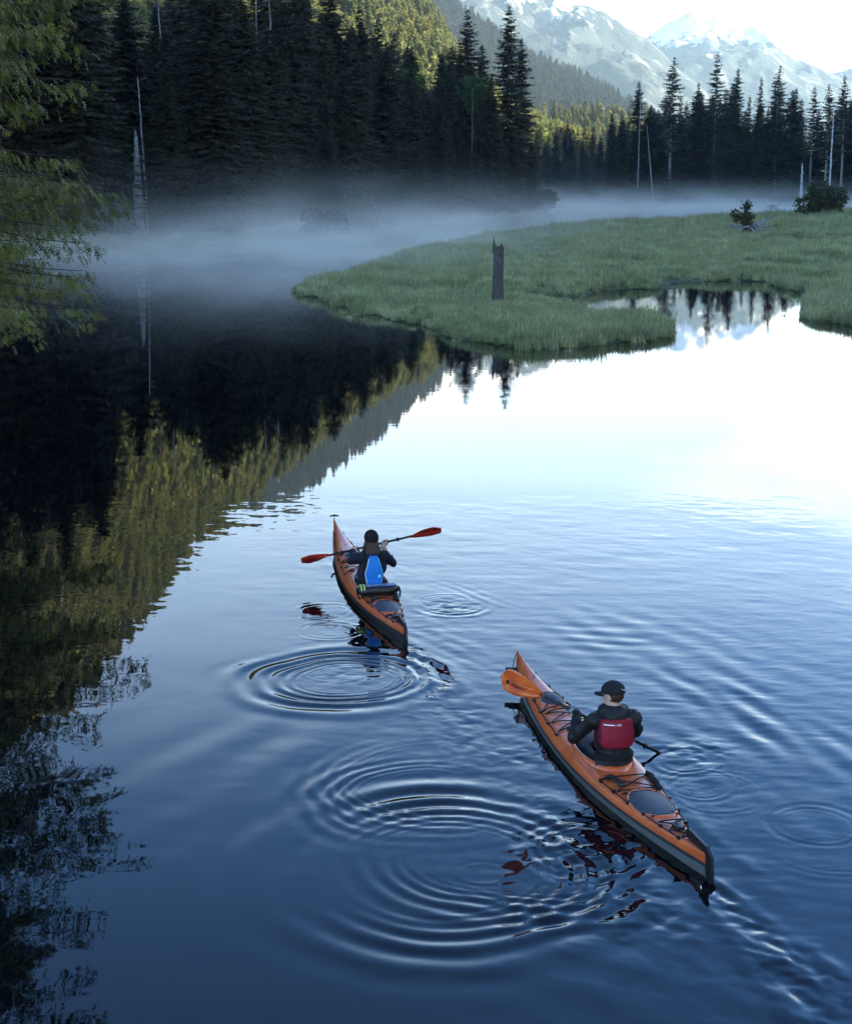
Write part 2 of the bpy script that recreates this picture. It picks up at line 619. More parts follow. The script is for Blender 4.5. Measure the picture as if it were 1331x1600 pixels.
def build_water():
    x0, x1, y0, y1, st = -7.0, 7.6, 8.0, 28.0, 0.026
    xs = np.linspace(x0, x1, int((x1 - x0) / st) + 1)
    ys = np.linspace(y0, y1, int((y1 - y0) / st) + 1)
    X, Y = np.meshgrid(xs, ys)
    edge = np.minimum(np.minimum(X - x0, x1 - X), np.minimum(Y - y0, y1 - Y))
    Z = wave_height(X, Y) * sstep(0.0, 2.0, edge)
    nx, ny = len(xs), len(ys)
    V = np.stack([X, Y, Z], -1).reshape(-1, 3)
    i = np.arange(nx * ny).reshape(ny, nx)
    F = np.stack([i[:-1, :-1], i[:-1, 1:], i[1:, 1:], i[1:, :-1]], -1).reshape(-1, 4)
    n = len(V)
    far = [(-3000, -200), (x0, -200), (x1, -200), (3000, -200), (-3000, y0), (3000, y0), (-3000, y1), (3000, y1), (-3000, 3000), (x0, 3000), (x1, 3000), (3000, 3000)]
    V = np.concatenate([V, np.array([(a, b, 0.0) for a, b in far])])
    c00, c10, c01, c11 = 0, nx - 1, (ny - 1) * nx, ny * nx - 1
    O = np.array([(n, n + 1, c00, n + 4), (n + 1, n + 2, c10, c00), (n + 2, n + 3, n + 5, c10), (n + 4, c00, c01, n + 6), (c10, n + 5, n + 7, c11),
                  (n + 6, c01, n + 9, n + 8), (c01, c11, n + 10, n + 9), (c11, n + 7, n + 11, n + 10)])
    m = bpy.data.materials.new('still_dark_water')
    m.use_nodes = True
    N, L = m.node_tree.nodes, m.node_tree.links
    b = N['Principled BSDF']
    b.inputs['Base Color'].default_value = (0.0010, 0.0016, 0.0026, 1)
    b.inputs['Roughness'].default_value = 0.0
    b.inputs['IOR'].default_value = 1.333
    tc = N.new('ShaderNodeTexCoord')
    hs = None
    for sc_, dist, stretch in ((1.1, 0.0004, 2.2), (7.0, 0.00009, 1.6)):
        mp = N.new('ShaderNodeMapping')
        mp.inputs['Scale'].default_value = (1.0, stretch, 1.0)
        L.new(tc.outputs['Object'], mp.inputs['Vector'])
        nz = N.new('ShaderNodeTexNoise')
        nz.inputs['Scale'].default_value = sc_
        nz.inputs['Detail'].default_value = 2
        L.new(mp.outputs[0], nz.inputs['Vector'])
        mu = N.new('ShaderNodeMath')
        mu.operation = 'MULTIPLY_ADD'
        mu.inputs[1].default_value = dist
        L.new(nz.outputs['Fac'], mu.inputs[0])
        if hs is None:
            mu.inputs[2].default_value = 0
        else:
            L.new(hs, mu.inputs[2])
        hs = mu.outputs[0]
    bp = N.new('ShaderNodeBump')
    bp.inputs['Strength'].default_value = 1.0
    bp.inputs['Distance'].default_value = 1.0
    L.new(hs, bp.inputs['Height'])
    L.new(bp.outputs[0], b.inputs['Normal'])
    link('water', mesh_data('water', V, [F, O], m, smooth=True), kind='structure')


build_water()


# ------------------------------------------------------------------ land
def grid_land(name, P, xs, ys, hf, material, keep=-2.0, smooth=True):
    X, Y = np.meshgrid(xs, ys)
    S = poly_sd(P, X, Y)
    Z = hf(X, Y, S)
    nx = len(xs)
    i = np.arange(X.size).reshape(X.shape)
    ok = (S > keep)
    okf = ok[:-1, :-1] | ok[:-1, 1:] | ok[1:, 1:] | ok[1:, :-1]
    F = np.stack([i[:-1, :-1], i[:-1, 1:], i[1:, 1:], i[1:, :-1]], -1)[okf]
    used = np.unique(F)
    re = np.full(X.size, -1)
    re[used] = np.arange(len(used))
    V = np.stack([X, Y, Z], -1).reshape(-1, 3)[used]
    return link(name, mesh_data(name, V, re[F], material, smooth=smooth), kind='structure')


def meadow_h(X, Y, S):
    wob = S + 0.8 * vnoise(X * 0.5, Y * 0.25, seed=3) + 0.35 * vnoise(X * 1.7, Y * 1.0, seed=4)
    z = -0.5 + 0.62 * sstep(-1.6, 0.6, wob) + 0.12 * sstep(0.0, 5.0, wob)
    z += sstep(0.3, 4, wob) * (0.26 * fbm(X * 0.16, Y * 0.09, oct=3, seed=9) + 0.07 * vnoise(X * 0.8, Y * 0.4, seed=12))
    return z


M['turf'] = mat('sedge_turf', (0.10, 0.115, 0.05), 0.9, 0.1, var=0.5, scale=0.35, base2=(0.045, 0.048, 0.026))
M['soil'] = mat('forest_floor', (0.035, 0.036, 0.020), 0.95, 0.1, var=0.5, scale=0.3)
grid_land('meadow', MEADOW, np.arange(-14, 152, 0.7), np.arange(44, 340, 0.8), meadow_h, M['turf'])


def left_h(X, Y, S):
    return -0.8 + 0.95 * sstep(-3.0, 0.8, S) + 0.045 * np.clip(S - 4, 0, 30) + 0.22 * np.clip(S - 30, 0, 400) + sstep(6, 20, S) * 1.2 * fbm(X * 0.06, Y * 0.06, oct=3, seed=21)


def far_h(X, Y, S):
    return -0.8 + 1.1 * sstep(-4.0, 1.5, S) + 0.03 * np.clip(S - 5, 0, 300) + sstep(10, 40, S) * 1.5 * fbm(X * 0.04, Y * 0.04, oct=3, seed=22)


grid_land('left_bank', LEFT, np.arange(-400, 40, 4.0), np.arange(-40, 580, 4.0), left_h, M['soil'], keep=-6)
grid_land('far_shore', FAR, np.arange(-700, 720, 9.0), np.arange(240, 1500, 9.0), far_h, M['soil'], keep=-10)

# river bed under everything, out to the horizon
bed = np.array([(-9000, -3000, -2.5), (9000, -3000, -2.5), (9000, 14000, -2.5), (-9000, 14000, -2.5)])
link('ground', mesh_data('ground', bed, np.array([[0, 1, 2, 3]]), M['soil']), kind='structure')


def slope_land(name, prof, dist_crest, dist_base, material, nu=160, nv=60, rough=0.1, seed=1, base_z=0.0, back=0.55, power=1.15, detail=0.0):
    """prof: (azimuth deg, elevation deg of the crest); loft from a base line up to the crest and down behind it"""
    prof = np.array(prof, float)
    az = np.linspace(prof[0, 0], prof[-1, 0], nu)
    el = np.interp(az, prof[:, 0], prof[:, 1])
    dc = np.interp(az, prof[:, 0], dist_crest) if np.ndim(dist_crest) else np.full(nu, float(dist_crest))
    db = np.interp(az, prof[:, 0], dist_base) if np.ndim(dist_base) else np.full(nu, float(dist_base))
    t = np.linspace(0, 1 + back, nv)
    A, T = np.meshgrid(np.radians(az), t)
    DC, DB = np.broadcast_to(dc, A.shape), np.broadcast_to(db, A.shape)
    ZC = np.broadcast_to(CAM_H + dc * np.tan(np.radians(el)), A.shape)
    D = DB + (DC - DB) * T
    up = np.clip(T, 0, 1) ** power
    dn = np.clip(1 - (T - 1) / back, 0, 1) ** 0.8
    Z = base_z + (ZC - base_z) * np.where(T <= 1, up, dn)
    X, Y = D * np.sin(A), D * np.cos(A)
    sca = (dc - db).mean()
    ridged = 1 - np.abs(fbm(X / sca * 5, Y / sca * 5, oct=5, seed=seed))
    w = np.sin(np.clip(T / (1 + back), 0, 1) * math.pi) * np.clip(T * 3, 0, 1)
    Z = Z + (ridged - 0.65) * rough * (ZC - base_z) * w * np.where(np.abs(T - 1) < 0.12, 0.35 + 0.65 * np.abs(T - 1) / 0.12, 1)
    Z = Z + detail * vnoise(X * 0.05, Y * 0.05, seed=seed + 3)
    Z[-1] = np.minimum(Z[-1], base_z - 2)
    i = np.arange(A.size).reshape(A.shape)
    F = np.stack([i[:-1, :-1], i[:-1, 1:], i[1:, 1:], i[1:, :-1]], -1).reshape(-1, 4)
    V = np.stack([X, Y, Z], -1).reshape(-1, 3)
    o = link(name, mesh_data(name, V, F, material, smooth=True), kind='structure')
    return o, (X, Y, Z, T)


def mountain_mat():
    m = bpy.data.materials.new('snowy_rock_and_forest')
    m.use_nodes = True
    N, L = m.node_tree.nodes, m.node_tree.links
    b = N['Principled BSDF']
    b.inputs['Roughness'].default_value = 0.9
    b.inputs['Specular IOR Level'].default_value = 0.1
    geo = N.new('ShaderNodeNewGeometry')
    sep = N.new('ShaderNodeSeparateXYZ')
    L.new(geo.outputs['Position'], sep.inputs[0])
    sepn = N.new('ShaderNodeSeparateXYZ')
    L.new(geo.outputs['Normal'], sepn.inputs[0])

    def noise(scale, detail, vec=(1, 1, 1)):
        mp = N.new('ShaderNodeMapping')
        mp.inputs['Scale'].default_value = vec
        L.new(geo.outputs['Position'], mp.inputs['Vector'])
        n = N.new('ShaderNodeTexNoise')
        n.inputs['Scale'].default_value = scale
        n.inputs['Detail'].default_value = detail
        n.inputs['Roughness'].default_value = 0.68
        L.new(mp.outputs[0], n.inputs['Vector'])
        return n.outputs['Fac']

    def mth(op, a, b_=0.0):
        n = N.new('ShaderNodeMath')
        n.operation = op
        for i, v in enumerate((a, b_)):
            if isinstance(v, (int, float)):
                n.inputs[i].default_value = v
            else:
                L.new(v, n.inputs[i])
        return n.outputs[0]

    def rng(v, a, c):
        n = N.new('ShaderNodeMapRange')
        n.interpolation_type = 'SMOOTHSTEP'
        n.inputs['From Min'].default_value = a
        n.inputs['From Max'].default_value = c
        L.new(v, n.inputs['Value'])
        return n.outputs[0]

    def mix(f, a, b_):
        n = N.new('ShaderNodeMix')
        n.data_type = 'RGBA'
        L.new(f, n.inputs['Factor'])
        for k, v in (('A', a), ('B', b_)):
            if isinstance(v, tuple):
                n.inputs[k].default_value = (*v, 1)
            else:
                L.new(v, n.inputs[k])
        return n.outputs['Result']
    # z in metres; the snow line wanders and gullies carry snow lower
    hh = mth('ADD', sep.outputs[2], mth('MULTIPLY', mth('SUBTRACT', noise(0.007, 9, (1, 1, 0.35)), 0.5), 860.0))
    snow = rng(hh, 650.0, 730.0)
    rock = rng(noise(0.006, 8, (1, 1, 0.5)), 0.53, 0.60)
    base = mix(rock, (0.034, 0.046, 0.044), (0.13, 0.13, 0.125))
    L.new(mix(snow, base, (0.80, 0.82, 0.84)), b.inputs['Base Color'])
    bp = N.new('ShaderNodeBump')
    bp.inputs['Distance'].default_value = 26.0
    L.new(noise(0.02, 8), bp.inputs['Height'])
    L.new(bp.outputs[0], b.inputs['Normal'])
    return m


M['mountain'] = mountain_mat()
M['hillfloor'] = mat('steep_forest_floor', (0.060, 0.075, 0.026), 0.95, 0.1, var=0.5, scale=0.02)
HILL, hillP = slope_land('hillside', [(-40, 25), (-30, 24), (-20, 21.5), (-13, 16.2), (-11, 14.0), (-8.5, 11.2), (-6, 9.1), (-4, 7.5), (-2, 6.3), (0, 5.2), (0.6, 4.7), (1.1, 3.8), (2, 2.6), (3.5, 1.5), (6, 0.4)],
                        [700, 760, 860, 1000, 1040, 1100, 1150, 1200, 1250, 1300, 1320, 1330, 1340, 1350, 1350],
                        [330, 360, 400, 450, 470, 490, 520, 560, 600, 640, 650, 660, 700, 760, 800], M['hillfloor'], rough=0.10, seed=31, back=0.5)
RIDGE, ridgeP = slope_land('forested_ridge', [(-16, 12.4), (-8, 11.8), (-5, 11.0), (-3, 9.5), (-1.6, 8.5), (0.6, 6.4), (1.9, 5.45), (2.6, 4.95), (3.9, 4.15), (5.6, 3.45), (7.5, 2.5), (9.5, 1.2), (12, 0.3)],
                          3100, 1700, M['soil'], rough=0.07, seed=41, nu=120, nv=40)
LOWHILL, lowP = slope_land('low_hill', [(2.5, 1.6), (4, 1.9), (5, 2.0), (6.5, 2.0), (8, 1.6), (10, 1.2), (14, 0.5)], 1450, 1150, M['hillfloor'], rough=0.05, seed=51, nu=60, nv=24)
slope_land('mountain', [(-6, 9), (-1, 8.4), (2.0, 7.4), (3.5, 6.9), (5.2, 6.35), (6.4, 6.0), (7.3, 5.55), (7.9, 5.25), (9, 4.1), (11, 2.3), (14, 0.6)], 6200, 4200, M['mountain'], rough=0.22, seed=61, nu=220, nv=110, back=0.4, power=0.95)
slope_land('mountain', [(4, 3.0), (6.6, 4.7), (7.9, 5.2), (9.2, 5.85), (10.2, 5.98), (11.3, 5.6), (11.9, 5.45), (13.0, 4.45), (14.2, 3.85), (15.4, 3.3), (18, 2.0), (24, 0.5)], 8000, 5800, M['mountain'], rough=0.2, seed=71, nu=220, nv=110, back=0.4, power=0.95)
slope_land('mountain', [(12.0, 2.4), (14.2, 3.75), (14.8, 4.05), (15.6, 4.3), (18, 5.2), (22, 4.0), (28, 2.0)], 9000, 7000, M['mountain'], rough=0.2, seed=81, nu=140, nv=80, back=0.4, power=0.95)


def build_valley_wall():
    """the valley's right-hand mountain, beyond the right edge of the frame; it keeps the low sun off the river"""
    ys = np.linspace(-900, 1260, 100)
    crest = 310 * sstep(-1000, -500, ys) * (1 - sstep(840, 1150, ys)) + 2
    crest = crest * (1 + 0.07 * vnoise(ys / 90, ys * 0, seed=2))
    xc = 600 + 50 * vnoise(ys / 260, ys * 0 + 3, seed=5)
    t = np.linspace(-1, 1, 41)
    Tm, Ym = np.meshgrid(t, ys)
    C, XC = crest[:, None], xc[:, None]
    X = XC + Tm * (200 + 0.35 * C)
    Z = -2 + C * (1 - np.abs(Tm)) ** 0.9 + 10 * fbm(X / 70, Ym / 70, oct=3, seed=8) * (1 - np.abs(Tm))
    i = np.arange(X.size).reshape(X.shape)
    F = np.stack([i[:-1, :-1], i[:-1, 1:], i[1:, 1:], i[1:, :-1]], -1).reshape(-1, 4)
    link('valley_wall', mesh_data('valley_wall', np.stack([X, Ym, Z], -1).reshape(-1, 3), F, M['soil'], smooth=True), kind='structure')


build_valley_wall()


# ------------------------------------------------------------------ trees
def norm(v):
    return v / (np.linalg.norm(v, axis=-1, keepdims=True) + 1e-12)


class Sprays:
    """many small flat kites of foliage, each with its own tint"""

    def __init__(s, seed):
        s.r = np.random.default_rng(seed)
        s.P, s.D, s.S, s.Nn, s.T, s.Wd = [], [], [], [], [], []

    def add(s, P, D, size, N_, width, tint):
        n = len(P)
        s.P.append(P); s.D.append(D); s.S.append(np.broadcast_to(size, n)); s.Nn.append(N_)
        s.Wd.append(np.broadcast_to(width, n)); s.T.append(np.broadcast_to(tint, n))

    def data(s, name, material, fan=False):
        P, D, S, Nn, Wd, T = [np.concatenate(a) for a in (s.P, s.D, s.S, s.Nn, s.Wd, s.T)]
        D = norm(D)
        side = norm(np.cross(D, Nn))
        Nn = norm(np.cross(side, D))
        n = len(P)
        S, Wd = S[:, None], Wd[:, None]
        if not fan:
            j = s.r.uniform(0.8, 1.2, (n, 3, 1))
            a = P
            b = P + D * S * 0.45 * j[:, 0] + side * S * Wd * j[:, 1] - Nn * S * 0.10
            c = P + D * S - Nn * S * 0.16
            d = P + D * S * 0.42 * j[:, 2] - side * S * Wd * j[:, 1] - Nn * S * 0.10
            V = np.stack([a, b, c, d], 1).reshape(-1, 3)
            k = np.arange(n)[:, None] * 4
            F = np.concatenate([k + np.array([0, 1, 2]), k + np.array([0, 2, 3])])
            per = 4
        else:
            # a drooping fan: stem with pairs of pointed lobes
            out = [P, P + D * S - Nn * S * 0.22]
            jit = s.r.uniform(0.7, 1.25, (n, 8, 1))
            q = 0
            F = []
            base = 2
            for fr, ln in ((0.12, 0.55), (0.42, 0.55), (0.68, 0.36)):
                for sg in (-1, 1):
                    root = P + D * S * fr - Nn * S * 0.22 * fr ** 2
                    r2 = P + D * S * (fr + 0.17) - Nn * S * 0.22 * (fr + 0.17) ** 2
                    tip = root + (D * 0.72 + sg * side * 0.62) * S * ln * jit[:, q:q + 1, 0] * (0.6 + Wd) - Nn * S * 0.14 * jit[:, q:q + 1, 0]
                    out += [root, r2, tip]
                    F.append((base, base + 2, base + 1) if sg > 0 else (base, base + 1, base + 2))
                    base += 3
                    q += 1
            tb = P + D * S * 0.72 - Nn * S * 0.1 + side * S * 0.06
            tb2 = P + D * S * 0.72 - Nn * S * 0.1 - side * S * 0.06
            out += [tb, tb2]
            F.append((base, 1, base + 1))
            per = base + 2
            V = np.stack(out, 1).reshape(-1, 3)
            k = np.arange(n)[:, None] * per
            F = np.concatenate([k + np.array(f) for f in F])
        me = mesh_data(name, V, F, material)
        at = me.attributes.new('tint', 'FLOAT', 'POINT')
        at.data.foreach_set('value', np.repeat(T, per).astype(np.float32))
        return me


def make_conifer(seed, h=30.0, base=0.12, rmax=4.2, whorl=0.55, per=5, droop=0.25, spray=0.85, top_bare=0.0, ragged=0.25, sparse=0.0, mat_leaf='needle', mat_bark='bark', dead_low=0, limb_seg=4):
    """returns mesh data (trunk with limbs, crown)"""
    rg = np.random.default_rng(seed)
    tb = MB()
    n = 12
    zt = np.linspace(-0.6, h, n)
    bend = np.stack([0.012 * h * np.sin(zt / h * 3 + seed) * (zt / h), 0.012 * h * np.cos(zt / h * 2.3 + seed * 2) * (zt / h), zt], 1)
    r0 = 0.0125 * h
    tb.tube(bend, r0 * (1 - 0.97 * np.clip(zt / h, 0, 1)) * np.where(zt < 0.5, 1.35, 1.0), 7)
    sp = Sprays(seed + 1)
    z = base * h
    top = h * (1 - top_bare)
    while z < top - 0.25:
        f = (z - base * h) / (top - base * h)
        prof = (1 - f) ** 0.78 * (0.45 + 0.55 * sstep(0, 0.22, f)) + 0.04
        k = per if f < 0.85 else max(3, per - 1)
        a0 = rg.uniform(0, 6.28)
        for q in range(k):
            if rg.random() < sparse * (1 - 0.5 * f):
                continue
            az = a0 + q * 6.283 / k + rg.normal(0, 0.3)
            Lb = rmax * prof * rg.uniform(1 - ragged * 1.6, 1 + ragged)
            if Lb < 0.25:
                continue
            zz = z + rg.normal(0, whorl * 0.3)
            c = np.array([np.interp(zz, zt, bend[:, 0]), np.interp(zz, zt, bend[:, 1]), zz])
            o = np.array([math.cos(az), math.sin(az), 0])
            m_ = max(4, int(Lb / (spray * 0.30)))
            t = np.linspace(0.06, 1, m_)
            rise = (0.30 * f - droop * (1 - 0.6 * f)) * Lb
            pts = c + o * (Lb * t)[:, None]
            pts[:, 2] += rise * t + (-droop * 0.55 * Lb * t ** 2 + droop * 0.42 * Lb * t ** 3.5)
            if f < 0.9:
                tb.tube(np.array([c, pts[m_ // 2], pts[-1]]), [r0 * 0.20 * (1 - f * 0.7), r0 * 0.11 * (1 - f * 0.6), 0.012], limb_seg if limb_seg > 3 else 3, cap=False)
            tang = norm(np.gradient(pts, axis=0))
            sidev = np.array([-o[1], o[0], 0])
            for sg in (-1, 0, 1):
                ok = rg.random(m_) < (0.94 if sg else 0.8)
                if not ok.any():
                    continue
                p = pts[ok] + rg.normal(0, 0.06 * spray, (ok.sum(), 3))
                d = tang[ok] * rg.uniform(0.5, 1.0, (ok.sum(), 1)) + sg * sidev * rg.uniform(0.6, 1.1, (ok.sum(), 1)) + rg.normal(0, 0.18, (ok.sum(), 3))
                d[:, 2] -= rg.uniform(0.05, 0.45, ok.sum())
                nn = np.array([0, 0, 1.0]) + rg.normal(0, 0.35, (ok.sum(), 3))
                size = spray * (0.55 + 0.6 * (1 - t[ok]) * (0.6 + 0.4 * (Lb > 1.5))) * rg.uniform(0.7, 1.35, ok.sum()) * min(1.0, 0.5 + Lb / 3)
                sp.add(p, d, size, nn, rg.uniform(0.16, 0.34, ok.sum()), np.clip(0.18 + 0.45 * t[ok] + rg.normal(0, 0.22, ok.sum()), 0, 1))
        z += whorl * rg.uniform(0.75, 1.25) * (1.0 - 0.45 * f)
    # leader
    if top_bare < 0.02:
        tpt = bend[-1]
        p = np.repeat(tpt[None], 6, 0) - np.array([0, 0, 1]) * np.linspace(0.1, 1.1, 6)[:, None]
        sp.add(p, np.array([0, 0, 1.0]) + rg.normal(0, 0.35, (6, 3)), spray * 0.7, rg.normal(0, 1, (6, 3)), 0.2, 0.5)
    for i in range(dead_low):
        zz = rg.uniform(0.05, base + 0.25) * h
        az = rg.uniform(0, 6.28)
        c = np.array([0, 0, zz])
        e = c + np.array([math.cos(az), math.sin(az), rg.uniform(-0.35, 0.25)]) * rg.uniform(0.8, 2.6)
        tb.tube(np.array([c, (c + e) / 2 + [0, 0, 0.1], e]), [0.05, 0.035, 0.012], 3, cap=False)
    return tb.data('trunk', M[mat_bark], smooth=True), sp.data('crown', M[mat_leaf])


def place_tree(kind, protos, loc, s, rz, label, group, name='conifer_tree', sz=1.0):
    td, cd = protos[kind][:2]
    e = empty(name, loc, rz, label, 'tree', group, s)
    e.scale = (s * sz, s * sz, s)
    link('trunk', td, e)
    link('crown', cd, e)
    if len(protos[kind]) > 2:
        link('boughs', protos[kind][2], e, kind='stuff')
    return e


PRO = {}
PRO['dense'] = make_conifer(1, 30, 0.05, 4.8, 0.49, 6, 0.34, 0.76)
PRO['dense2'] = make_conifer(2, 30, 0.04, 4.2, 0.45, 6, 0.26, 0.72, ragged=0.35)
PRO['hemlock'] = make_conifer(3, 30, 0.08, 4.6, 0.51, 5, 0.42, 0.79, ragged=0.4, sparse=0.12)
PRO['spruce'] = make_conifer(4, 36, 0.10, 6.0, 0.70, 6, 0.22, 0.68, ragged=0.28, sparse=0.10)
PRO['tall_sparse'] = make_conifer(5, 40, 0.42, 4.6, 0.78, 5, 0.16, 0.83, ragged=0.5, sparse=0.28, mat_bark='bark_pale', dead_low=16)
PRO['tall_sparse2'] = make_conifer(6, 40, 0.34, 5.0, 0.74, 5, 0.20, 0.86, ragged=0.55, sparse=0.25, mat_bark='bark_pale', dead_low=14)
PRO['old'] = make_conifer(7, 38, 0.14, 5.2, 0.66, 6, 0.26, 0.86, ragged=0.5, sparse=0.15, dead_low=8)
PRO['young'] = make_conifer(8, 12, 0.02, 2.9, 0.34, 6, 0.25, 0.54, ragged=0.25)
PRO['slim'] = make_conifer(9, 32, 0.10, 3.2, 0.53, 5, 0.30, 0.72, ragged=0.4, sparse=0.1)

rng_ = np.random.default_rng(77)
LB = {'dense': 'dense drooping spruce', 'dense2': 'bushy dark fir', 'hemlock': 'shaggy ragged hemlock', 'slim': 'slim conifer', 'old': 'gappy old conifer', 'young': 'young spruce'}


def zone(v, cuts, words):
    return words[int(np.searchsorted(cuts, v))]


def left_label(kind, px, S, h):
    size = 'low' if h < 11 else 'mid-height' if h < 20 else 'tall' if h < 27 else 'towering'
    row = 'front row' if S < 10 else 'second row' if S < 20 else 'middle' if S < 34 else 'back'
    return f"{size} {LB[kind]} in the {row} of left shore forest " + zone(px, [110, 200, 290, 370, 450, 540, 620, 700, 770], [
        'behind overhanging cedar', 'left of bleached trunk', 'near bleached trunk', 'by slender grey pole', 'beside twin grey poles', 'below old gappy conifer',
        'near slim pointed conifer', 'under sunlit slope', 'by pointed spruce', 'at shore tip'])


def far_label(kind, px, S, h):
    size = 'low' if h < 14 else 'mid-height' if h < 26 else 'tall'
    row = 'front' if S < 9 else 'middle' if S < 22 else 'back'
    return f"{size} {LB[kind]} in the {row} of far right treeline " + zone(px, [985, 1030, 1080, 1140, 1200, 1250, 1300], [
        'at its outer end', 'by leaning dead pole', 'around flat-topped spruce', 'around tiered thin spruce', 'right of tiered spruce', 'beside white dead trunk', 'above round meadow bush', 'at its inner end'])


placed = []


def left_z(x, y):
    X, Y = np.array([[x]]), np.array([[y]])
    return float(left_h(X, Y, poly_sd(LEFT, X, Y))[0, 0])


def key_tree(kind, px, Y, py_top, label, group=None, h0=30.0, sz=1.0, land=left_z):
    p = at_depth(px, py_top, Y)
    z = land(p[0], Y) - 0.2
    place_tree(kind, PRO, (p[0], Y, z), (p[2] - z) / h0, rng_.uniform(0, 6.28), label, group, sz=sz)
    placed.append((p[0], Y))


key_tree('spruce', 797, 318, 8, 'tallest dark spruce with spreading boughs at the outer tip of the left shore', h0=36, sz=1.0)
key_tree('spruce', 733, 325, 15, 'tall pointed spruce just behind the tallest one at the left shore tip', h0=36, sz=0.95)
key_tree('old', 812, 328, 60, 'ragged conifer crowded behind the tallest spruce at the left shore tip', h0=38)
key_tree('hemlock', 700, 305, 92, 'shaggy hemlock inland of the pointed spruce near the left shore tip', h0=30)
key_tree('dense', 765, 305, 120, 'full dark spruce in front of the two tall spruces at the shore tip', h0=30, sz=1.15)
key_tree('dense2', 718, 290, 210, 'small dark fir below the pointed spruce near the shore tip', h0=30, sz=1.3)
key_tree('slim', 560, 262, 12, 'slim conifer standing out before the sunlit hillside', h0=32, sz=1.3)
key_tree('old', 470, 215, -25, 'old gappy conifer left of the slim one before the sunlit hillside', h0=38)
key_tree('dense', 640, 285, 100, 'dark full spruce under the sunlit slope between slim conifer and shore tip', h0=30)
key_tree('dense', 800, 312, 210, 'low full spruce at the water edge of the left shore tip', h0=30, sz=1.5)

REFL_X = [0, 100, 165, 215, 300, 340, 400, 480, 560, 620, 690, 735, 800, 850]
REFL_Y = [920, 880, 820, 720, 720, 750, 745, 715, 655, 610, 575, 575, 570, 540]
tries = 0
cnt = 0
while tries < 9000 and cnt < 185:
    tries += 1
    Y = rng_.uniform(46, 372)
    X = rng_.uniform(-0.31 * Y - 16, 26)
    S = float(poly_sd(LEFT, np.array([X]), np.array([Y]))[0])
    if S < 2.5 or S > 62:
        continue
    if Y < 120 and (S < 8 or X > -0.29 * Y - 3):
        continue
    if 132 < Y < 172 and S < 9 and X < -12:
        continue
    if 185 < W0 / 2 + FPX * X / Y * 0.98 < 245 and Y < 164:
        continue
    if S > 30 and rng_.random() < 0.45:
        continue
    sp_ = 4.2 if S < 25 else 6.0
    if any((X - a) ** 2 + (Y - b) ** 2 < sp_ * sp_ for a, b in placed):
        continue
    px = W0 / 2 + FPX * X / Y * 0.98
    dep = PITCH + math.atan((np.interp(px, REFL_X, REFL_Y) - 800) / FPX)
    hcap = math.tan(dep) * Y - CAM_H
    if hcap < 7:
        continue
    kind = rng_.choice(['dense', 'dense2', 'hemlock', 'slim', 'old'], p=[0.27, 0.22, 0.24, 0.15, 0.12])
    hh = min(hcap * rng_.uniform(0.72, 1.04), 38)
    if S < 9:
        hh *= rng_.uniform(0.5, 0.9)
    if S < 6 and rng_.random() < 0.4:
        kind, hh = 'young', rng_.uniform(4.5, 10)
    h0 = {'young': 12, 'old': 38, 'slim': 32}.get(kind, 30)
    zz = left_z(X, Y)
    place_tree(kind, PRO, (X, Y, zz - 0.25), (hh - zz) / h0 if hh - zz > 4 else 5 / h0, rng_.uniform(0, 6.28), left_label(kind, px, S, hh), 'conifers in the left shore forest', sz=rng_.uniform(1.15, 1.75))
    placed.append((X, Y))
    cnt += 1
print('left trees', cnt)


def far_z(x, y):
    X, Y = np.array([[x]]), np.array([[y]])
    return float(far_h(X, Y, poly_sd(FAR, X, Y))[0, 0])


FG = 'conifers along the far right shore'
for kind, px, Y, top, lab in [
        ('dense', 957, 516, 178, 'low dense spruce at the outer end of the far right treeline'),
        ('old', 996, 520, 128, 'broad old spruce second in the far right treeline with a bare spike beside'),
        ('tall_sparse2', 1052, 512, 90, 'tallest flat-topped old spruce of the far right treeline'),
        ('old', 1090, 520, 130, 'dense pointed spruce between two tall gappy ones on the far right shore'),
        ('tall_sparse', 1121, 508, 84, 'very tall thin spruce with tiered gappy crown on the far right shore'),
        ('old', 1152, 515, 108, 'full dark spruce right beside the tall tiered one on the far shore'),
        ('slim', 1190, 506, 122, 'slim spruce in the middle of the far right treeline'),
        ('tall_sparse2', 1218, 500, 103, 'tall forked-looking spruce with gappy crown on the far right shore'),
        ('old', 1241, 498, 152, 'lower full spruce between gappy ones near the far right end'),
        ('tall_sparse', 1272, 486, 135, 'gappy spruce with long pale trunk on the far right shore'),
        ('tall_sparse2', 1296, 480, 132, 'gappy pale-trunked spruce with bent crown on the far right shore'),
        ('tall_sparse', 1322, 474, 118, 'tiered thin spruce at the right end of the far treeline')]:
    key_tree(kind, px, Y, top, lab, FG, h0={'dense': 30, 'slim': 32, 'old': 38}.get(kind, 40), land=far_z)
cnt = tries = 0
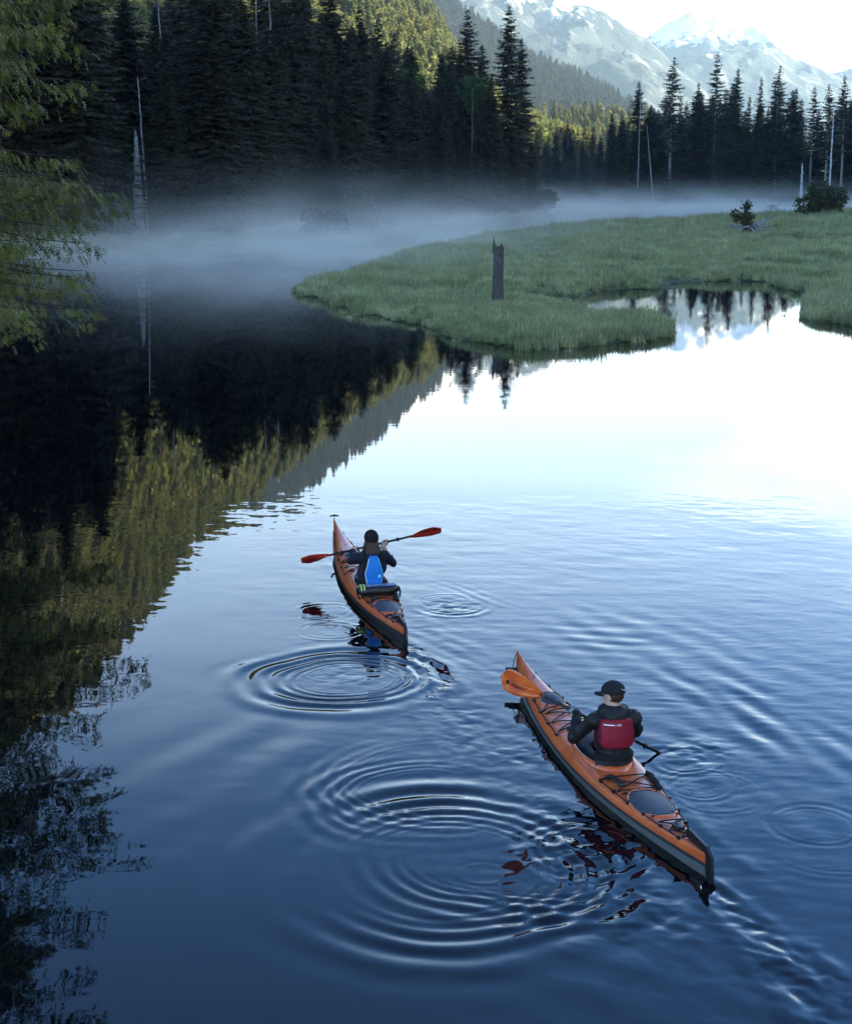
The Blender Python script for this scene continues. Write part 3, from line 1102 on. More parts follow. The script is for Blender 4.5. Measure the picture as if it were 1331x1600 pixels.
while cnt < 78 and tries < 6000:
    tries += 1
    Y = rng_.uniform(425, 575)
    X = rng_.uniform(58, 178)
    S = float(poly_sd(FAR, np.array([X]), np.array([Y]))[0])
    if S < 1.5 or S > 42:
        continue
    px = W0 / 2 + FPX * X / Y * 0.98
    if px < 945 or px > 1400 or any((X - a) ** 2 + (Y - b) ** 2 < 16 for a, b in placed):
        continue
    top = np.interp(px, [945, 990, 1060, 1120, 1200, 1260, 1331, 1400], [205, 170, 155, 148, 145, 160, 155, 150]) + rng_.uniform(-16, 34)
    kind = rng_.choice(['dense', 'dense2', 'hemlock', 'slim', 'old'], p=[0.18, 0.18, 0.26, 0.13, 0.25])
    zz = far_z(X, Y)
    hh = at_depth(px, top, Y)[2] - zz
    if S < 7:
        hh *= rng_.uniform(0.3, 0.7)
        if rng_.random() < 0.5:
            kind, hh = 'young', rng_.uniform(6, 13)
    h0 = {'young': 12, 'old': 38, 'slim': 32}.get(kind, 30)
    place_tree(kind, PRO, (X, Y, zz - 0.25), hh / h0, rng_.uniform(0, 6.28), far_label(kind, px, S, hh), FG, sz=rng_.uniform(1.2, 1.9))
    placed.append((X, Y))
    cnt += 1
cnt = tries = 0
while cnt < 34 and tries < 4000:
    tries += 1
    Y = rng_.uniform(735, 850)
    X = rng_.uniform(38, 112)
    S = float(poly_sd(FAR, np.array([X]), np.array([Y]))[0])
    px = W0 / 2 + FPX * X / Y * 0.98
    if S < 2 or px < 790 or px > 985 or any((X - a) ** 2 + (Y - b) ** 2 < 25 for a, b in placed):
        continue
    kind = rng_.choice(['dense', 'dense2', 'hemlock', 'slim'])
    top = rng_.uniform(188, 240)
    zz = far_z(X, Y)
    hh = at_depth(px, top, Y)[2] - zz
    place_tree(kind, PRO, (X, Y, zz - 0.3), max(hh, 10) / (32 if kind == 'slim' else 30), rng_.uniform(0, 6.28),
               ('tall' if hh > 30 else 'mid-height' if hh > 25 else 'low') + ' hazy ' + LB[kind] + ' at the end of the misty channel' + (' close to the water' if S < 18 else ' behind the front trees'), 'conifers at the end of the channel', sz=rng_.uniform(1.0, 1.4))
    placed.append((X, Y))
    cnt += 1


# forest that reads as one mass on the hillsides: one object each, instanced low-detail conifers
def forest_mass(name, protos, pts, scl, label, category='forest'):
    pc = bpy.data.collections.new(name + '_kinds')
    for i, (td, cd) in enumerate(protos):
        o = bpy.data.objects.new('conifer', cd)
        pc.objects.link(o)
    me = bpy.data.meshes.new(name)
    me.vertices.add(len(pts))
    me.vertices.foreach_set('co', np.asarray(pts, float).ravel())
    a = me.attributes.new('scl', 'FLOAT', 'POINT')
    a.data.foreach_set('value', np.asarray(scl, np.float32))
    ng = bpy.data.node_groups.new(name, 'GeometryNodeTree')
    ng.interface.new_socket('Geometry', in_out='INPUT', socket_type='NodeSocketGeometry')
    ng.interface.new_socket('Geometry', in_out='OUTPUT', socket_type='NodeSocketGeometry')
    N, L = ng.nodes, ng.links
    gi, go = N.new('NodeGroupInput'), N.new('NodeGroupOutput')
    ip, ci = N.new('GeometryNodeInstanceOnPoints'), N.new('GeometryNodeCollectionInfo')
    ci.inputs['Collection'].default_value = pc
    ci.inputs['Separate Children'].default_value = True
    ci.inputs['Reset Children'].default_value = True
    ip.inputs['Pick Instance'].default_value = True
    rv = N.new('FunctionNodeRandomValue')
    rv.data_type = 'FLOAT_VECTOR'
    rv.inputs['Min'].default_value = (0, 0, 0)
    rv.inputs['Max'].default_value = (0, 0, 6.283)
    at = N.new('GeometryNodeInputNamedAttribute')
    at.data_type = 'FLOAT'
    at.inputs['Name'].default_value = 'scl'
    L.new(gi.outputs[0], ip.inputs['Points'])
    L.new(ci.outputs[0], ip.inputs['Instance'])
    L.new(rv.outputs['Value'], ip.inputs['Rotation'])
    L.new(at.outputs['Attribute'], ip.inputs['Scale'])
    L.new(ip.outputs[0], go.inputs[0])
    o = link(name, me, None, kind='stuff', label=label, category=category)
    md = o.modifiers.new('scatter', 'NODES')
    md.node_group = ng
    return o


def slope_points(P, n, tmin, tmax, seed, azlim=None):
    X, Y, Z, T = P
    rg = np.random.default_rng(seed)
    nv, nu = X.shape
    u = rg.uniform(0, nu - 1.001, n)
    tv = rg.uniform(tmin, tmax, n)
    v = np.interp(tv, T[:, 0], np.arange(nv))
    v = np.clip(v, 0, nv - 1.001)
    i, j = v.astype(int), u.astype(int)
    a, b = v - i, u - j

    def g(Q):
        return (Q[i, j] * (1 - a) * (1 - b) + Q[i + 1, j] * a * (1 - b) + Q[i, j + 1] * (1 - a) * b + Q[i + 1, j + 1] * a * b)
    p = np.stack([g(X), g(Y), g(Z) - 0.5], 1)
    if azlim:
        az = np.degrees(np.arctan2(p[:, 0], p[:, 1]))
        p = p[(az > azlim[0]) & (az < azlim[1])]
    return p


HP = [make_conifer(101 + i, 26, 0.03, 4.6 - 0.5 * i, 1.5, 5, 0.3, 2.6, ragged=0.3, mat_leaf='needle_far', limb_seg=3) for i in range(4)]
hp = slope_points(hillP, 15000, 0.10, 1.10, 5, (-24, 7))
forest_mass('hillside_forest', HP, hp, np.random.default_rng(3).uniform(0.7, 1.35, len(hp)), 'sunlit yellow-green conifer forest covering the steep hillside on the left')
rp = slope_points(ridgeP, 9000, 0.25, 1.08, 6, (-13, 12))
HP2 = [make_conifer(111 + i, 26, 0.03, 4.6 - 0.5 * i, 1.5, 5, 0.3, 2.6, ragged=0.3, mat_leaf='needle', limb_seg=3) for i in range(2)]  # ridge shade put into the colour: dark needles instead of the hillside ones
forest_mass('ridge_forest', HP2, rp, np.random.default_rng(4).uniform(0.8, 1.5, len(rp)), 'blue hazy forest on the ridge behind the sunlit hillside')
lp = slope_points(lowP, 1500, 0.0, 1.1, 7, (1, 15))
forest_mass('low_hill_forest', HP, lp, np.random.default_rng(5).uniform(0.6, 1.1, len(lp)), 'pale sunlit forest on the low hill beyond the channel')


# ------------------------------------------------------------------ overhanging cedar on the near left bank
def make_cedar(seed=5):
    rg = np.random.default_rng(seed)
    tb, sp = MB(), Sprays(seed)
    bo = MB()
    H = 23.0
    zt = np.linspace(-1.0, H, 14)
    tr = np.stack([0.25 * np.sin(zt * 0.3), 0.2 * np.cos(zt * 0.25), zt], 1)
    tb.tube(tr, 0.42 * (1 - 0.96 * np.clip(zt / H, 0, 1)) * np.where(zt < 0.4, 1.5, 1), 10)
    z = 3.4
    while z < H - 0.4:
        f = z / H
        for q in range(3):
            az = rg.uniform(-2.2, 1.25) if rg.random() < 0.72 else rg.uniform(0, 6.28)
            wave = 0.94 + 0.14 * math.sin(z * 1.35 + 0.4) + 0.08 * math.sin(z * 3.1)
            Lb = 5.35 * wave * (1 - max(0, (z - 11) / 14.5)) ** 0.8 * rg.uniform(0.72, 1.04)
            if Lb < 0.5:
                continue
            o = np.array([math.cos(az), math.sin(az), 0.0])
            sd_ = np.array([-o[1], o[0], 0.0])
            c = np.array([np.interp(z, zt, tr[:, 0]), np.interp(z, zt, tr[:, 1]), z])
            n = max(6, int(Lb / 0.10))
            t = np.linspace(0.10, 1, n)
            curl = rg.uniform(-0.5, 0.5)
            pts = c + o * (Lb * t)[:, None] + sd_ * (curl * t ** 2)[:, None]
            pts[:, 2] += -0.62 * Lb * t * 0.55 - 0.12 * Lb * t ** 2 + 0.20 * Lb * t ** 3
            bo.tube(np.concatenate([c[None], pts[::max(1, n // 5)], pts[-1:]]), np.linspace(0.036 * (1 - 0.6 * f), 0.004, 2 + len(pts[::max(1, n // 5)])), 4, cap=False)
            tg = norm(np.gradient(pts, axis=0))
            ok = t > 0.22
            # hanging side branchlets
            for rep in range(11):
                m_ = ok & (rg.random(n) < (0.62 + 0.3 * t) * (0.80 if rep < 4 else 0.6))
                k = int(m_.sum())
                if not k:
                    continue
                sg = rg.choice([-1, 1], k)[:, None] * rg.uniform(0.1, 1.0, (k, 1))
                off = rg.uniform(0, 0.75, (k, 1)) * (0.35 + 0.65 * (1 - t[m_][:, None]))
                d = tg[m_] * rg.uniform(0.2, 0.8, (k, 1)) + sd_ * sg * 0.7 + rg.normal(0, 0.16, (k, 3))
                p = pts[m_] + norm(d) * off
                p[:, 2] -= off[:, 0] * rg.uniform(0.2, 1.5, k) + rg.uniform(-0.03, 0.05, k)
                d[:, 2] -= rg.uniform(0.15, 0.95, k)
                nn = o * rg.uniform(-0.2, 0.9, (k, 1)) + np.array([0, 0, 1.0]) + rg.normal(0, 0.4, (k, 3))
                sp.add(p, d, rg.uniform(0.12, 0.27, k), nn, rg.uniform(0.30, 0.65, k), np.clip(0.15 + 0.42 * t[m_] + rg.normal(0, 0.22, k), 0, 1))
        z += rg.uniform(0.15, 0.27)
    # bare twigs poking out of the sprays
    for i in range(26):
        zz = rg.uniform(3, 13)
        az = rg.uniform(-1.9, 0.9)
        a = np.array([math.cos(az), math.sin(az), 0]) * rg.uniform(2.4, 4.4) + [0, 0, zz]
        b = a + np.array([math.cos(az + rg.normal(0, 0.5)), math.sin(az + rg.normal(0, 0.5)), rg.uniform(-0.5, 0.35)]) * rg.uniform(0.5, 1.1)
        bo.tube(np.array([a, (a + b) / 2 + rg.normal(0, 0.06, 3), b]), [0.014, 0.010, 0.004], 4, cap=False, mi=1)
    return tb.data('trunk', [M['bark']], smooth=True), sp.data('crown', M['cedar'], fan=True), bo.data('boughs', [M['bark'], M['bark_pale']], smooth=True)


CED = {'cedar': make_cedar()}
place_tree('cedar', CED, (-11.9, 31.0, 0.1), 1.0, 0.0, 'big yellow-green cedar with drooping sprays overhanging the water on the near left bank', None, 'cedar_tree')
place_tree('cedar', CED, (-17.5, 41.0, 0.6), 1.15, 1.3, 'dark cedar standing behind the overhanging one on the near left bank', None, 'cedar_tree')
place_tree('cedar', CED, (-14.2, 35.5, 0.3), 1.0, 0.9, 'second cedar whose sprays fill the gaps right behind the overhanging one', None, 'cedar_tree')
place_tree('cedar', CED, (-14.6, 20.5, 0.4), 0.95, 0.5, 'cedar just before the overhanging one, seen mostly as a dark reflection', None, 'cedar_tree')


# ------------------------------------------------------------------ shrubs and small broadleaf trees
def make_shrub(seed, rx=1.6, h=2.2, n=1500, size=0.30, mat_leaf='leaf', stem=0.0):
    rg = np.random.default_rng(seed)
    sp, tb = Sprays(seed), MB()
    for k in range(7):
        a = rg.uniform(0, 6.28)
        e = np.array([math.cos(a) * rx * 0.6, math.sin(a) * rx * 0.6, stem + h * rg.uniform(0.5, 0.85)])
        tb.tube(np.array([[0, 0, -0.3], [e[0] * 0.25, e[1] * 0.25, max(0.2, stem)], e * [0.7, 0.7, 0.8], e]), [0.07 if stem == 0 else 0.16, 0.05 if stem == 0 else 0.11, 0.03, 0.01], 5, cap=False)
    lobes = [(rg.normal(0, 0.42, 2) * rx, stem + rg.uniform(0.25, 0.75) * h, rg.uniform(0.35, 0.62)) for _ in range(13)]
    for (xy, z, r) in lobes:
        m_ = n // 13
        d = norm(rg.normal(0, 1, (m_, 3)))
        p = np.array([xy[0], xy[1], z]) + d * (rg.uniform(0.55, 1.05, (m_, 1)) * r) * np.array([rx, rx, h * 0.55])
        p = p[p[:, 2] > 0.05]
        m_ = len(p)
        dd = norm(rg.normal(0, 1, (m_, 3))) * 0.8 + d[:m_] * 0.4
        sp.add(p, dd, size * rg.uniform(0.6, 1.4, m_), rg.normal(0, 1, (m_, 3)) + [0, 0, 0.7], rg.uniform(0.25, 0.5, m_), np.clip(0.35 + rg.normal(0, 0.2, m_), 0, 1))
    return tb.data('stem', M['bark'], smooth=True), sp.data('foliage', M[mat_leaf])


SHR = {'a': make_shrub(1), 'b': make_shrub(2, 2.0, 1.7), 'c': make_shrub(3, 1.4, 2.9, 1700), 'bright': make_shrub(4, 2.1, 5.0, 4200, 0.30, 'leaf_bright', stem=12.0)}


def place_shrub(kind, loc, s, label, group=None, name='shrub', cat='shrub'):
    e = empty(name, loc, rng_.uniform(0, 6.28), label, cat, group, s)
    link('stem' if kind != 'bright' else 'trunk', SHR[kind][0], e)
    link('foliage' if kind != 'bright' else 'crown', SHR[kind][1], e)


cnt = tries = 0
while cnt < 74 and tries < 5000:
    tries += 1
    Y = rng_.uniform(150, 345)
    X = rng_.uniform(-0.30 * Y - 2, 27)
    S = float(poly_sd(LEFT, np.array([X]), np.array([Y]))[0])
    lo, hi = (9, 13) if (Y < 172 and X < -12) else (0.4, 4.5)
    if S < lo or S > hi:
        continue
    place_shrub(rng_.choice(['a', 'b', 'c']), (X, Y, left_z(X, Y) - 0.1), rng_.uniform(0.8, 1.7), 'leafy green shrub at the foot of left shore forest ' + zone(W0 / 2 + FPX * X / Y, [200, 290, 380, 470, 560, 650, 740, 800], ['left of bleached trunk', 'near bleached trunk', 'by slender grey pole', 'beside twin grey poles', 'below old gappy conifer', 'near slim pointed conifer', 'under sunlit slope', 'by pointed spruce', 'at shore tip']), 'shrubs along the left shore')
    cnt += 1
cnt = tries = 0
while cnt < 46 and tries < 5000:
    tries += 1
    Y = rng_.uniform(420, 560)
    X = rng_.uniform(56, 170)
    S = float(poly_sd(FAR, np.array([X]), np.array([Y]))[0])
    px = W0 / 2 + FPX * X / Y * 0.98
    if S < 0 or S > 5 or px > 1380:
        continue
    place_shrub(rng_.choice(['a', 'b', 'c']), (X, Y, far_z(X, Y) - 0.1), rng_.uniform(1.3, 2.6), 'dark leafy shrub below far right treeline ' + zone(px, [985, 1030, 1080, 1140, 1200, 1250, 1300], ['at its outer end', 'by leaning dead pole', 'under flat-topped spruce', 'under tiered thin spruce', 'right of tiered spruce', 'beside white dead trunk', 'behind round meadow bush', 'at its inner end']), 'shrubs along the far right shore')
    cnt += 1
for px, py, Y, s, lab in ((640, 108, 288, 0.62, 'small bright green leafy tree among dark conifers beside the full spruce'), (745, 118, 308, 0.66, 'bright green leafy crown below the two tall spruces at the shore tip'),
                          ):
    p = at_depth(px, py, Y)
    sh = 11.0 * s
    land = left_z if Y < 400 else far_z
    z0 = land(p[0], Y)
    s2 = (p[2] - z0) / 17.0
    place_shrub('bright', (p[0], Y, z0 - 0.1), min(s2, 2.6), lab, None, 'leafy_tree', 'tree')


# ------------------------------------------------------------------ dead wood
def make_snag(px, Y, py_top, r, label, seed, branches=14, lean=(0.0, 0.0), land=left_z, group=None, stub=0.6, mat_='deadwood', lower=True):
    rg = np.random.default_rng(seed)
    p = at_depth(px, py_top, Y)
    z0 = land(p[0], Y) - 0.3
    h = p[2] - z0
    e = empty('dead_snag', (p[0] - lean[0], Y - lean[1], z0), 0, label, 'dead tree', group)
    t = MB()
    n = 14
    zz = np.linspace(0, h, n)
    path = np.stack([lean[0] * zz / h + 0.04 * rg.normal(0, 1, n), lean[1] * zz / h + 0.04 * rg.normal(0, 1, n), zz], 1)
    rad = r * (1 - 0.72 * (zz / h) ** 1.4) * rg.uniform(0.85, 1.12, n)
    t.tube(path, rad, 9)
    for k in range(3):
        a = rg.uniform(0, 6.28)
        t.tube(np.array([path[-1] + [math.cos(a) * rad[-1] * 0.5, math.sin(a) * rad[-1] * 0.5, -0.05], path[-1] + [math.cos(a) * rad[-1] * 0.4, math.sin(a) * rad[-1] * 0.4, r * rg.uniform(0.5, 1.6)]]), [rad[-1] * 0.5, 0.01], 4)
    t.build('trunk', M[mat_], e, smooth=True)
    for k in range(branches):
        f = rg.uniform(0.08 if lower else 0.4, 0.96)
        a = rg.uniform(0, 6.28)
        c = np.array([np.interp(f * h, zz, path[:, 0]), np.interp(f * h, zz, path[:, 1]), f * h])
        L_ = stub * rg.uniform(0.4, 1.5) * (1.5 if f < 0.3 else 1)
        d = np.array([math.cos(a), math.sin(a), rg.uniform(-0.3, 0.25)])
        b = MB()
        b.tube(np.array([c, c + d * L_ * 0.6 + [0, 0, 0.05], c + d * L_ + [0, 0, rg.uniform(-0.2, 0.2)]]), [r * 0.16, r * 0.1, 0.012], 5)
        b.build('branch', M[mat_], e)
    return e


make_snag(213, 160, 214, 0.62, 'thick bleached white dead tree trunk rising from mist at the left shore', 1, 34, stub=0.55)
make_snag(216, 161, 122, 0.13, 'thin tall pale dead pole just behind the thick bleached trunk', 2, 6, lean=(-0.5, 0), stub=0.8)
for i, (px, Y, top, r, land, ln, lab) in enumerate([
        (1253, 452, 256, 0.55, far_z, 0.0, 'short white dead trunk before the far right treeline'),
        (1010, 505, 195, 0.28, far_z, -3.0, 'leaning pale dead pole among the outer spruces of the far treeline'),
        (1002, 512, 112, 0.22, far_z, 0.3, 'bare spike rising above the broad old spruce in the far treeline'),
        (1302, 468, 175, 0.35, far_z, 0.2, 'pale bare dead trunk at the right end of the far treeline'),
        (247, 168, -40, 0.16, left_z, 0.2, 'thin bare grey pole in the dark forest right of the bleached trunk'),
        (318, 172, 60, 0.14, left_z, 0.3, 'slender grey dead pole half hidden by dark boughs'),
        (400, 190, -20, 0.15, left_z, 0.1, 'bare grey pole with side twigs beside the old gappy conifer'),
        (421, 192, -25, 0.16, left_z, -0.2, 'second bare grey pole standing close beside the one with side twigs'),
        (738, 303, 140, 0.13, left_z, 0.1, 'thin pale dead trunk below the pointed spruce at the shore tip'),
        (692, 280, 180, 0.15, left_z, 0.2, 'thin pale dead trunk by the small dark fir')]):
    make_snag(px, Y, top, r, lab, 10 + i, 7, lean=(ln, 0), land=land, stub=0.9, mat_='deadwood' if r > 0.3 else 'bark_pale')


def meadow_z(x, y):
    X, Y = np.array([[x]]), np.array([[y]])
    return float(meadow_h(X, Y, poly_sd(MEADOW, X, Y))[0, 0])


def build_stump():
    g = ground(777, 474, 0.3)
    z0 = meadow_z(g[0], g[1])
    top = at_depth(777, 378, g[1])[2]
    h = top - z0
    e = empty('broken_stump', (g[0], g[1], z0 - 0.25), 0.3, 'weathered grey broken tree stump standing upright like a post in the meadow', 'stump')
    rg = np.random.default_rng(4)
    n, seg = 16, 18
    zz = np.linspace(0, h + 0.15, n)
    V, F = [], []
    for i in range(n):
        for j in range(seg):
            a = 6.283 * j / seg
            r = 0.245 * (1.0 + 0.22 * (1 - zz[i] / h) ** 3) * (1 - 0.10 * zz[i] / h) * (1 + 0.16 * vnoise(np.array(j * 0.9), np.array(zz[i] * 0.35), seed=3) + 0.07 * vnoise(np.array(j * 2.1), np.array(zz[i] * 1.3), seed=4))
            z = zz[i]
            if i == n - 1:
                z -= 0.38 * abs(float(vnoise(np.array(j * 0.63), np.array(1.0), seed=8))) + 0.05
            V.append((r * math.cos(a) + 0.03 * zz[i] / h, r * math.sin(a), z))
    for i in range(n - 1):
        for j in range(seg):
            k = (j + 1) % seg
            F.append((i * seg + j, i * seg + k, (i + 1) * seg + k, (i + 1) * seg + j))
    m = MB()
    V.append((0, 0, zz[-1] - 0.55))
    for j in range(seg):
        F.append(((n - 1) * seg + j, (n - 1) * seg + (j + 1) % seg, n * seg))
    m.add(V, F)
    wood = mat('weathered_stump_wood', (0.115, 0.105, 0.098), 0.9, 0.15, var=0.6, scale=5, bump=0.03, bscale=9, base2=(0.05, 0.042, 0.04))
    m.build('trunk', wood, e)
    for k, (a, hh) in enumerate([(2.9, 0.42), (2.2, 0.20), (0.2, 0.16), (5.0, 0.12)]):
        b = MB()
        c = np.array([0.19 * math.cos(a), 0.19 * math.sin(a), h - 0.25])
        b.tube(np.array([c, c + [0.01, 0, 0.25 + hh * 0.4], c + [0.0, 0.01, 0.30 + hh]]), [0.075, 0.05, 0.008], 5)
        b.build('splinter', wood, e)


build_stump()


def build_root_wad(px, py, label, s=1.0, leafy=True, seed=3, z=None, land=None):
    rg = np.random.default_rng(seed)
    g = ground(px, py, 0.25)
    e = empty('root_wad', (g[0], g[1], (land or meadow_z)(g[0], g[1]) - 0.1), 0, label, 'root wad', None, s)
    core = MB()
    core.ball((0, 0, 0.8), (0.75, 0.8, 0.75), 12, 8)
    v = core.v[0]
    core.v[0] = v + 0.14 * np.stack([vnoise(v[:, 0] * 3, v[:, 1] * 3, v[:, 2] * 3, seed=i) for i in range(3)], 1)
    core.build('core', M['bark'], e)
    for k in range(22):
        a = rg.uniform(0, 6.28)
        el = rg.uniform(-0.75, 0.6)
        L_ = rg.uniform(1.3, 3.3)
        d = np.array([math.cos(a) * math.cos(el), math.sin(a) * math.cos(el), math.sin(el)])
        q = np.array([0, 0, 0.9]) + d * 0.45
        pts = [q]
        r0 = rg.uniform(0.09, 0.2)
        for i in range(5):
            d = norm(d + rg.normal(0, 0.24, 3) + [0, 0, -0.10 if pts[-1][2] > 0.3 else 0.25])
            pts.append(pts[-1] + d * L_ / 5)
        pts = np.array(pts)
        pts[:, 2] = np.maximum(pts[:, 2], 0.05)
        b = MB()
        b.tube(pts, np.linspace(r0, 0.02, 6), 6)
        for j in (2, 3, 4):
            t = pts[j] + norm(rg.normal(0, 1, 3) + d) * rg.uniform(0.3, 0.7)
            b.tube(np.array([pts[j], (pts[j] + t) / 2, t]), [r0 * 0.4, r0 * 0.28, 0.012], 4)
        b.build('root', M['driftwood'], e, smooth=True)
    if leafy:
        td, cd = make_shrub(55, 1.0, 1.7, 900, 0.22, 'leaf_brown', stem=1.0)
        o = link('foliage', cd, e)
        o.location = (-0.7, 0.1, 0.2)
        td, cd = make_shrub(56, 0.45, 1.6, 260, 0.22, 'leaf', stem=2.0)
        o = link('sapling', cd, e)
        o.location = (-0.2, 0.3, 0.3)


build_root_wad(1168, 367, 'upturned silver root wad with brown leaves growing on it, lying in the meadow')
build_root_wad(1205, 326, 'small pale driftwood root wad at the misty far edge of the meadow', 0.75, False, 9, land=lambda x, y: 0.1)
g = ground(1285, 341, 0.3)
SHR['bush'] = make_shrub(21, 4.0, 6.6, 7000, 0.40, 'bush')
place_shrub('bush', (g[0], g[1], 0.1), 1.0, 'broad round bushy dark shrub standing alone on the meadow edge')
g = ground(1195, 322, 0.2)
for px, py, lab in ((868, 326, 'pale driftwood log stranded in the misty channel'), (945, 313, 'small pale log at the far end of the misty channel')):
    g = ground(px, py, 0.1)
    e = empty('driftwood_log', (g[0], g[1], 0.0), 0.15, lab, 'log')
    b = MB()
    b.tube(np.array([[-3.6, 0, 0.1], [-1.2, 0.2, 0.4], [0.8, 0.1, 0.55], [3.4, -0.2, 0.15]]), [0.12, 0.3, 0.34, 0.1], 8)
    b.build('trunk', M['driftwood'], e, smooth=True)
    for k in range(5):
        b = MB()
        x = -2.4 + k * 1.1
        b.tube(np.array([[x, 0, 0.35], [x + 0.3, 0.3, 0.8], [x + 0.7, 0.2, 0.95 + 0.1 * k]]), [0.1, 0.06, 0.02], 5)
        b.build('branch', M['driftwood'], e, smooth=True)


# ------------------------------------------------------------------ meadow grass (one mass)
M['straw'] = mat('dead_straw_blades', (0.36, 0.33, 0.17), 0.7, 0.2, attr='tint', objvar=0.25, trans=0.3, var=0.5, scale=0.4, base2=(0.20, 0.22, 0.10), wpos=True)


def make_tuft(seed, n=44, h=0.40, spread=0.30, w=0.014, lean=0.5, material='grass'):
    rg = np.random.default_rng(seed)
    V, F, T = [], [], []
    for i in range(n):
        a, r = rg.uniform(0, 6.28), spread * math.sqrt(rg.random())
        p = np.array([r * math.cos(a), r * math.sin(a), -0.04])
        la = rg.normal(0.6, 1.1)
        d = np.array([math.cos(la), math.sin(la), 0])
        hh = h * rg.uniform(0.55, 1.25)
        ln = lean * rg.uniform(0.2, 1.0) * hh
        sd_ = np.array([-d[1], d[0], 0]) * w * rg.uniform(0.7, 1.3)
        mid = p + d * ln * 0.35 + [0, 0, hh * 0.62]
        tip = p + d * ln + [0, 0, hh]
        k = len(V)
        V += [p - sd_, p + sd_, mid + sd_ * 0.8, mid - sd_ * 0.8, tip]
        F += [(k, k + 1, k + 2), (k, k + 2, k + 3), (k + 3, k + 2, k + 4)]
        T += [np.clip(rg.normal(0.45, 0.2), 0, 1)] * 5
    me = mesh_data('tuft', np.array(V), np.array(F), M[material])
    at = me.attributes.new('tint', 'FLOAT', 'POINT')
    at.data.foreach_set('value', np.array(T, np.float32))
    return me


def grass_points():
    rg = np.random.default_rng(12)
    out, scl = [], []
    for (y0, y1, dens, s) in ((46, 72, 16, 0.92), (72, 105, 9, 1.0), (105, 160, 4.2, 1.3), (160, 335, 1.2, 1.9)):
        n = int((y1 - y0) * (0.31 * y1 + 14) * dens)
        Y = rg.uniform(y0, y1, n)
        X = rg.uniform(-14, 0.31 * y1, n)
        k = X < 0.295 * Y + 3
        X, Y = X[k], Y[k]
        S = poly_sd(MEADOW, X, Y)
        wob = S + 0.8 * vnoise(X * 0.5, Y * 0.25, seed=3) + 0.35 * vnoise(X * 1.7, Y * 1.0, seed=4)
        k = (wob > 0.05) | ((wob > -0.9) & (rg.random(len(X)) < 0.025))
        X, Y, S, wob = X[k], Y[k], S[k], wob[k]
        # muddy bare hollow by the pool
        c = ground(1085, 447)
        mud = np.exp(-(((X - c[0]) / 2.6) ** 2 + ((Y - c[1]) / 5.0) ** 2))
        k = rg.random(len(X)) > mud * 1.3
        X, Y, S, wob = X[k], Y[k], S[k], wob[k]
        Z = np.maximum(meadow_h(X, Y, S), -0.08)
        patch = 0.5 + 0.5 * fbm(X * 0.22, Y * 0.13, oct=3, seed=31)
        out.append(np.stack([X, Y, Z], 1))
        scl.append(s * (0.50 + 0.85 * np.clip(patch, 0, 1)) * rg.uniform(0.8, 1.2, len(X)) * (0.65 + 0.35 * sstep(0, 1.5, wob)))
    # grassy foot of the left bank
    n = 16000
    Y = rg.uniform(125, 345, n)
    X = rg.uniform(-50, 26, n)
    S = poly_sd(LEFT, X, Y)
    k = (S > -0.8) & (S < 11) & (X > -0.3 * Y - 3)
    X, Y, S = X[k], Y[k], S[k]
    out.append(np.stack([X, Y, left_h(X, Y, S)], 1))
    scl.append(rg.uniform(1.4, 2.3, len(X)))
    return np.concatenate(out), np.concatenate(scl)


gp, gs = grass_points()
print('grass tufts', len(gp))
forest_mass('meadow_grass', [(None, make_tuft(60 + i)) for i in range(3)] + [(None, make_tuft(70, 30, 0.55, 0.34, 0.013, 0.7)), (None, make_tuft(71, 36, 0.44, 0.36, 0.013, 0.9, 'straw'))], gp, gs, 'long green sedge grass covering the river meadow', 'grass')


# ------------------------------------------------------------------ kayaks
M['kayak_orange'] = mat('orange_gelcoat', (0.65, 0.132, 0.029), 0.34, 0.5, coat=0.3, var=0.25, scale=6.0, base2=(0.47, 0.082, 0.020), bump=0.0006, bscale=30)
M['hull_grey'] = mat('pale_grey_gelcoat', (0.115, 0.125, 0.125), 0.3, 0.5, coat=0.2, var=0.2, scale=4)
M['hull_black'] = mat('black_gelcoat', (0.020, 0.020, 0.022), 0.3, 0.5, coat=0.2)
M['rubber'] = mat('dark_grey_rubber', (0.048, 0.055, 0.068), 0.55, 0.4, var=0.3, scale=9, bump=0.002, bscale=40)
M['cord'] = mat('black_cord', (0.012, 0.011, 0.012), 0.8, 0.2)
M['plastic_black'] = mat('black_plastic', (0.010, 0.010, 0.011), 0.42, 0.45)
M['cockpit_grey'] = mat('grey_cockpit_lining', (0.20, 0.21, 0.23), 0.7, 0.3, var=0.3, scale=8)
M['jacket_black'] = mat('black_jacket', (0.0085, 0.0085, 0.010), 0.62, 0.35, var=0.3, scale=6, bump=0.003, bscale=14)
M['jacket_navy'] = mat('navy_top', (0.010, 0.014, 0.028), 0.75, 0.25, var=0.3, scale=6, bump=0.003, bscale=16)
M['trouser'] = mat('dark_trousers', (0.02, 0.021, 0.024), 0.8, 0.2)
M['skin'] = mat('skin', (0.50, 0.30, 0.22), 0.55, 0.35)
M['glove'] = mat('grey_glove', (0.30, 0.30, 0.29), 0.8, 0.2, var=0.5, scale=25, base2=(0.10, 0.10, 0.10))
M['red_vest'] = mat('crimson_vest_fabric', (0.24, 0.004, 0.022), 0.6, 0.3, var=0.25, scale=7, bump=0.003, bscale=18)
M['blue_vest'] = mat('bright_blue_vest_fabric', (0.008, 0.19, 0.62), 0.6, 0.3, var=0.2, scale=7, bump=0.002, bscale=18)
M['black_web'] = mat('black_webbing', (0.009, 0.009, 0.010), 0.8, 0.2)
M['white_mark'] = mat('white_reflective_print', (0.78, 0.79, 0.80), 0.6, 0.3)
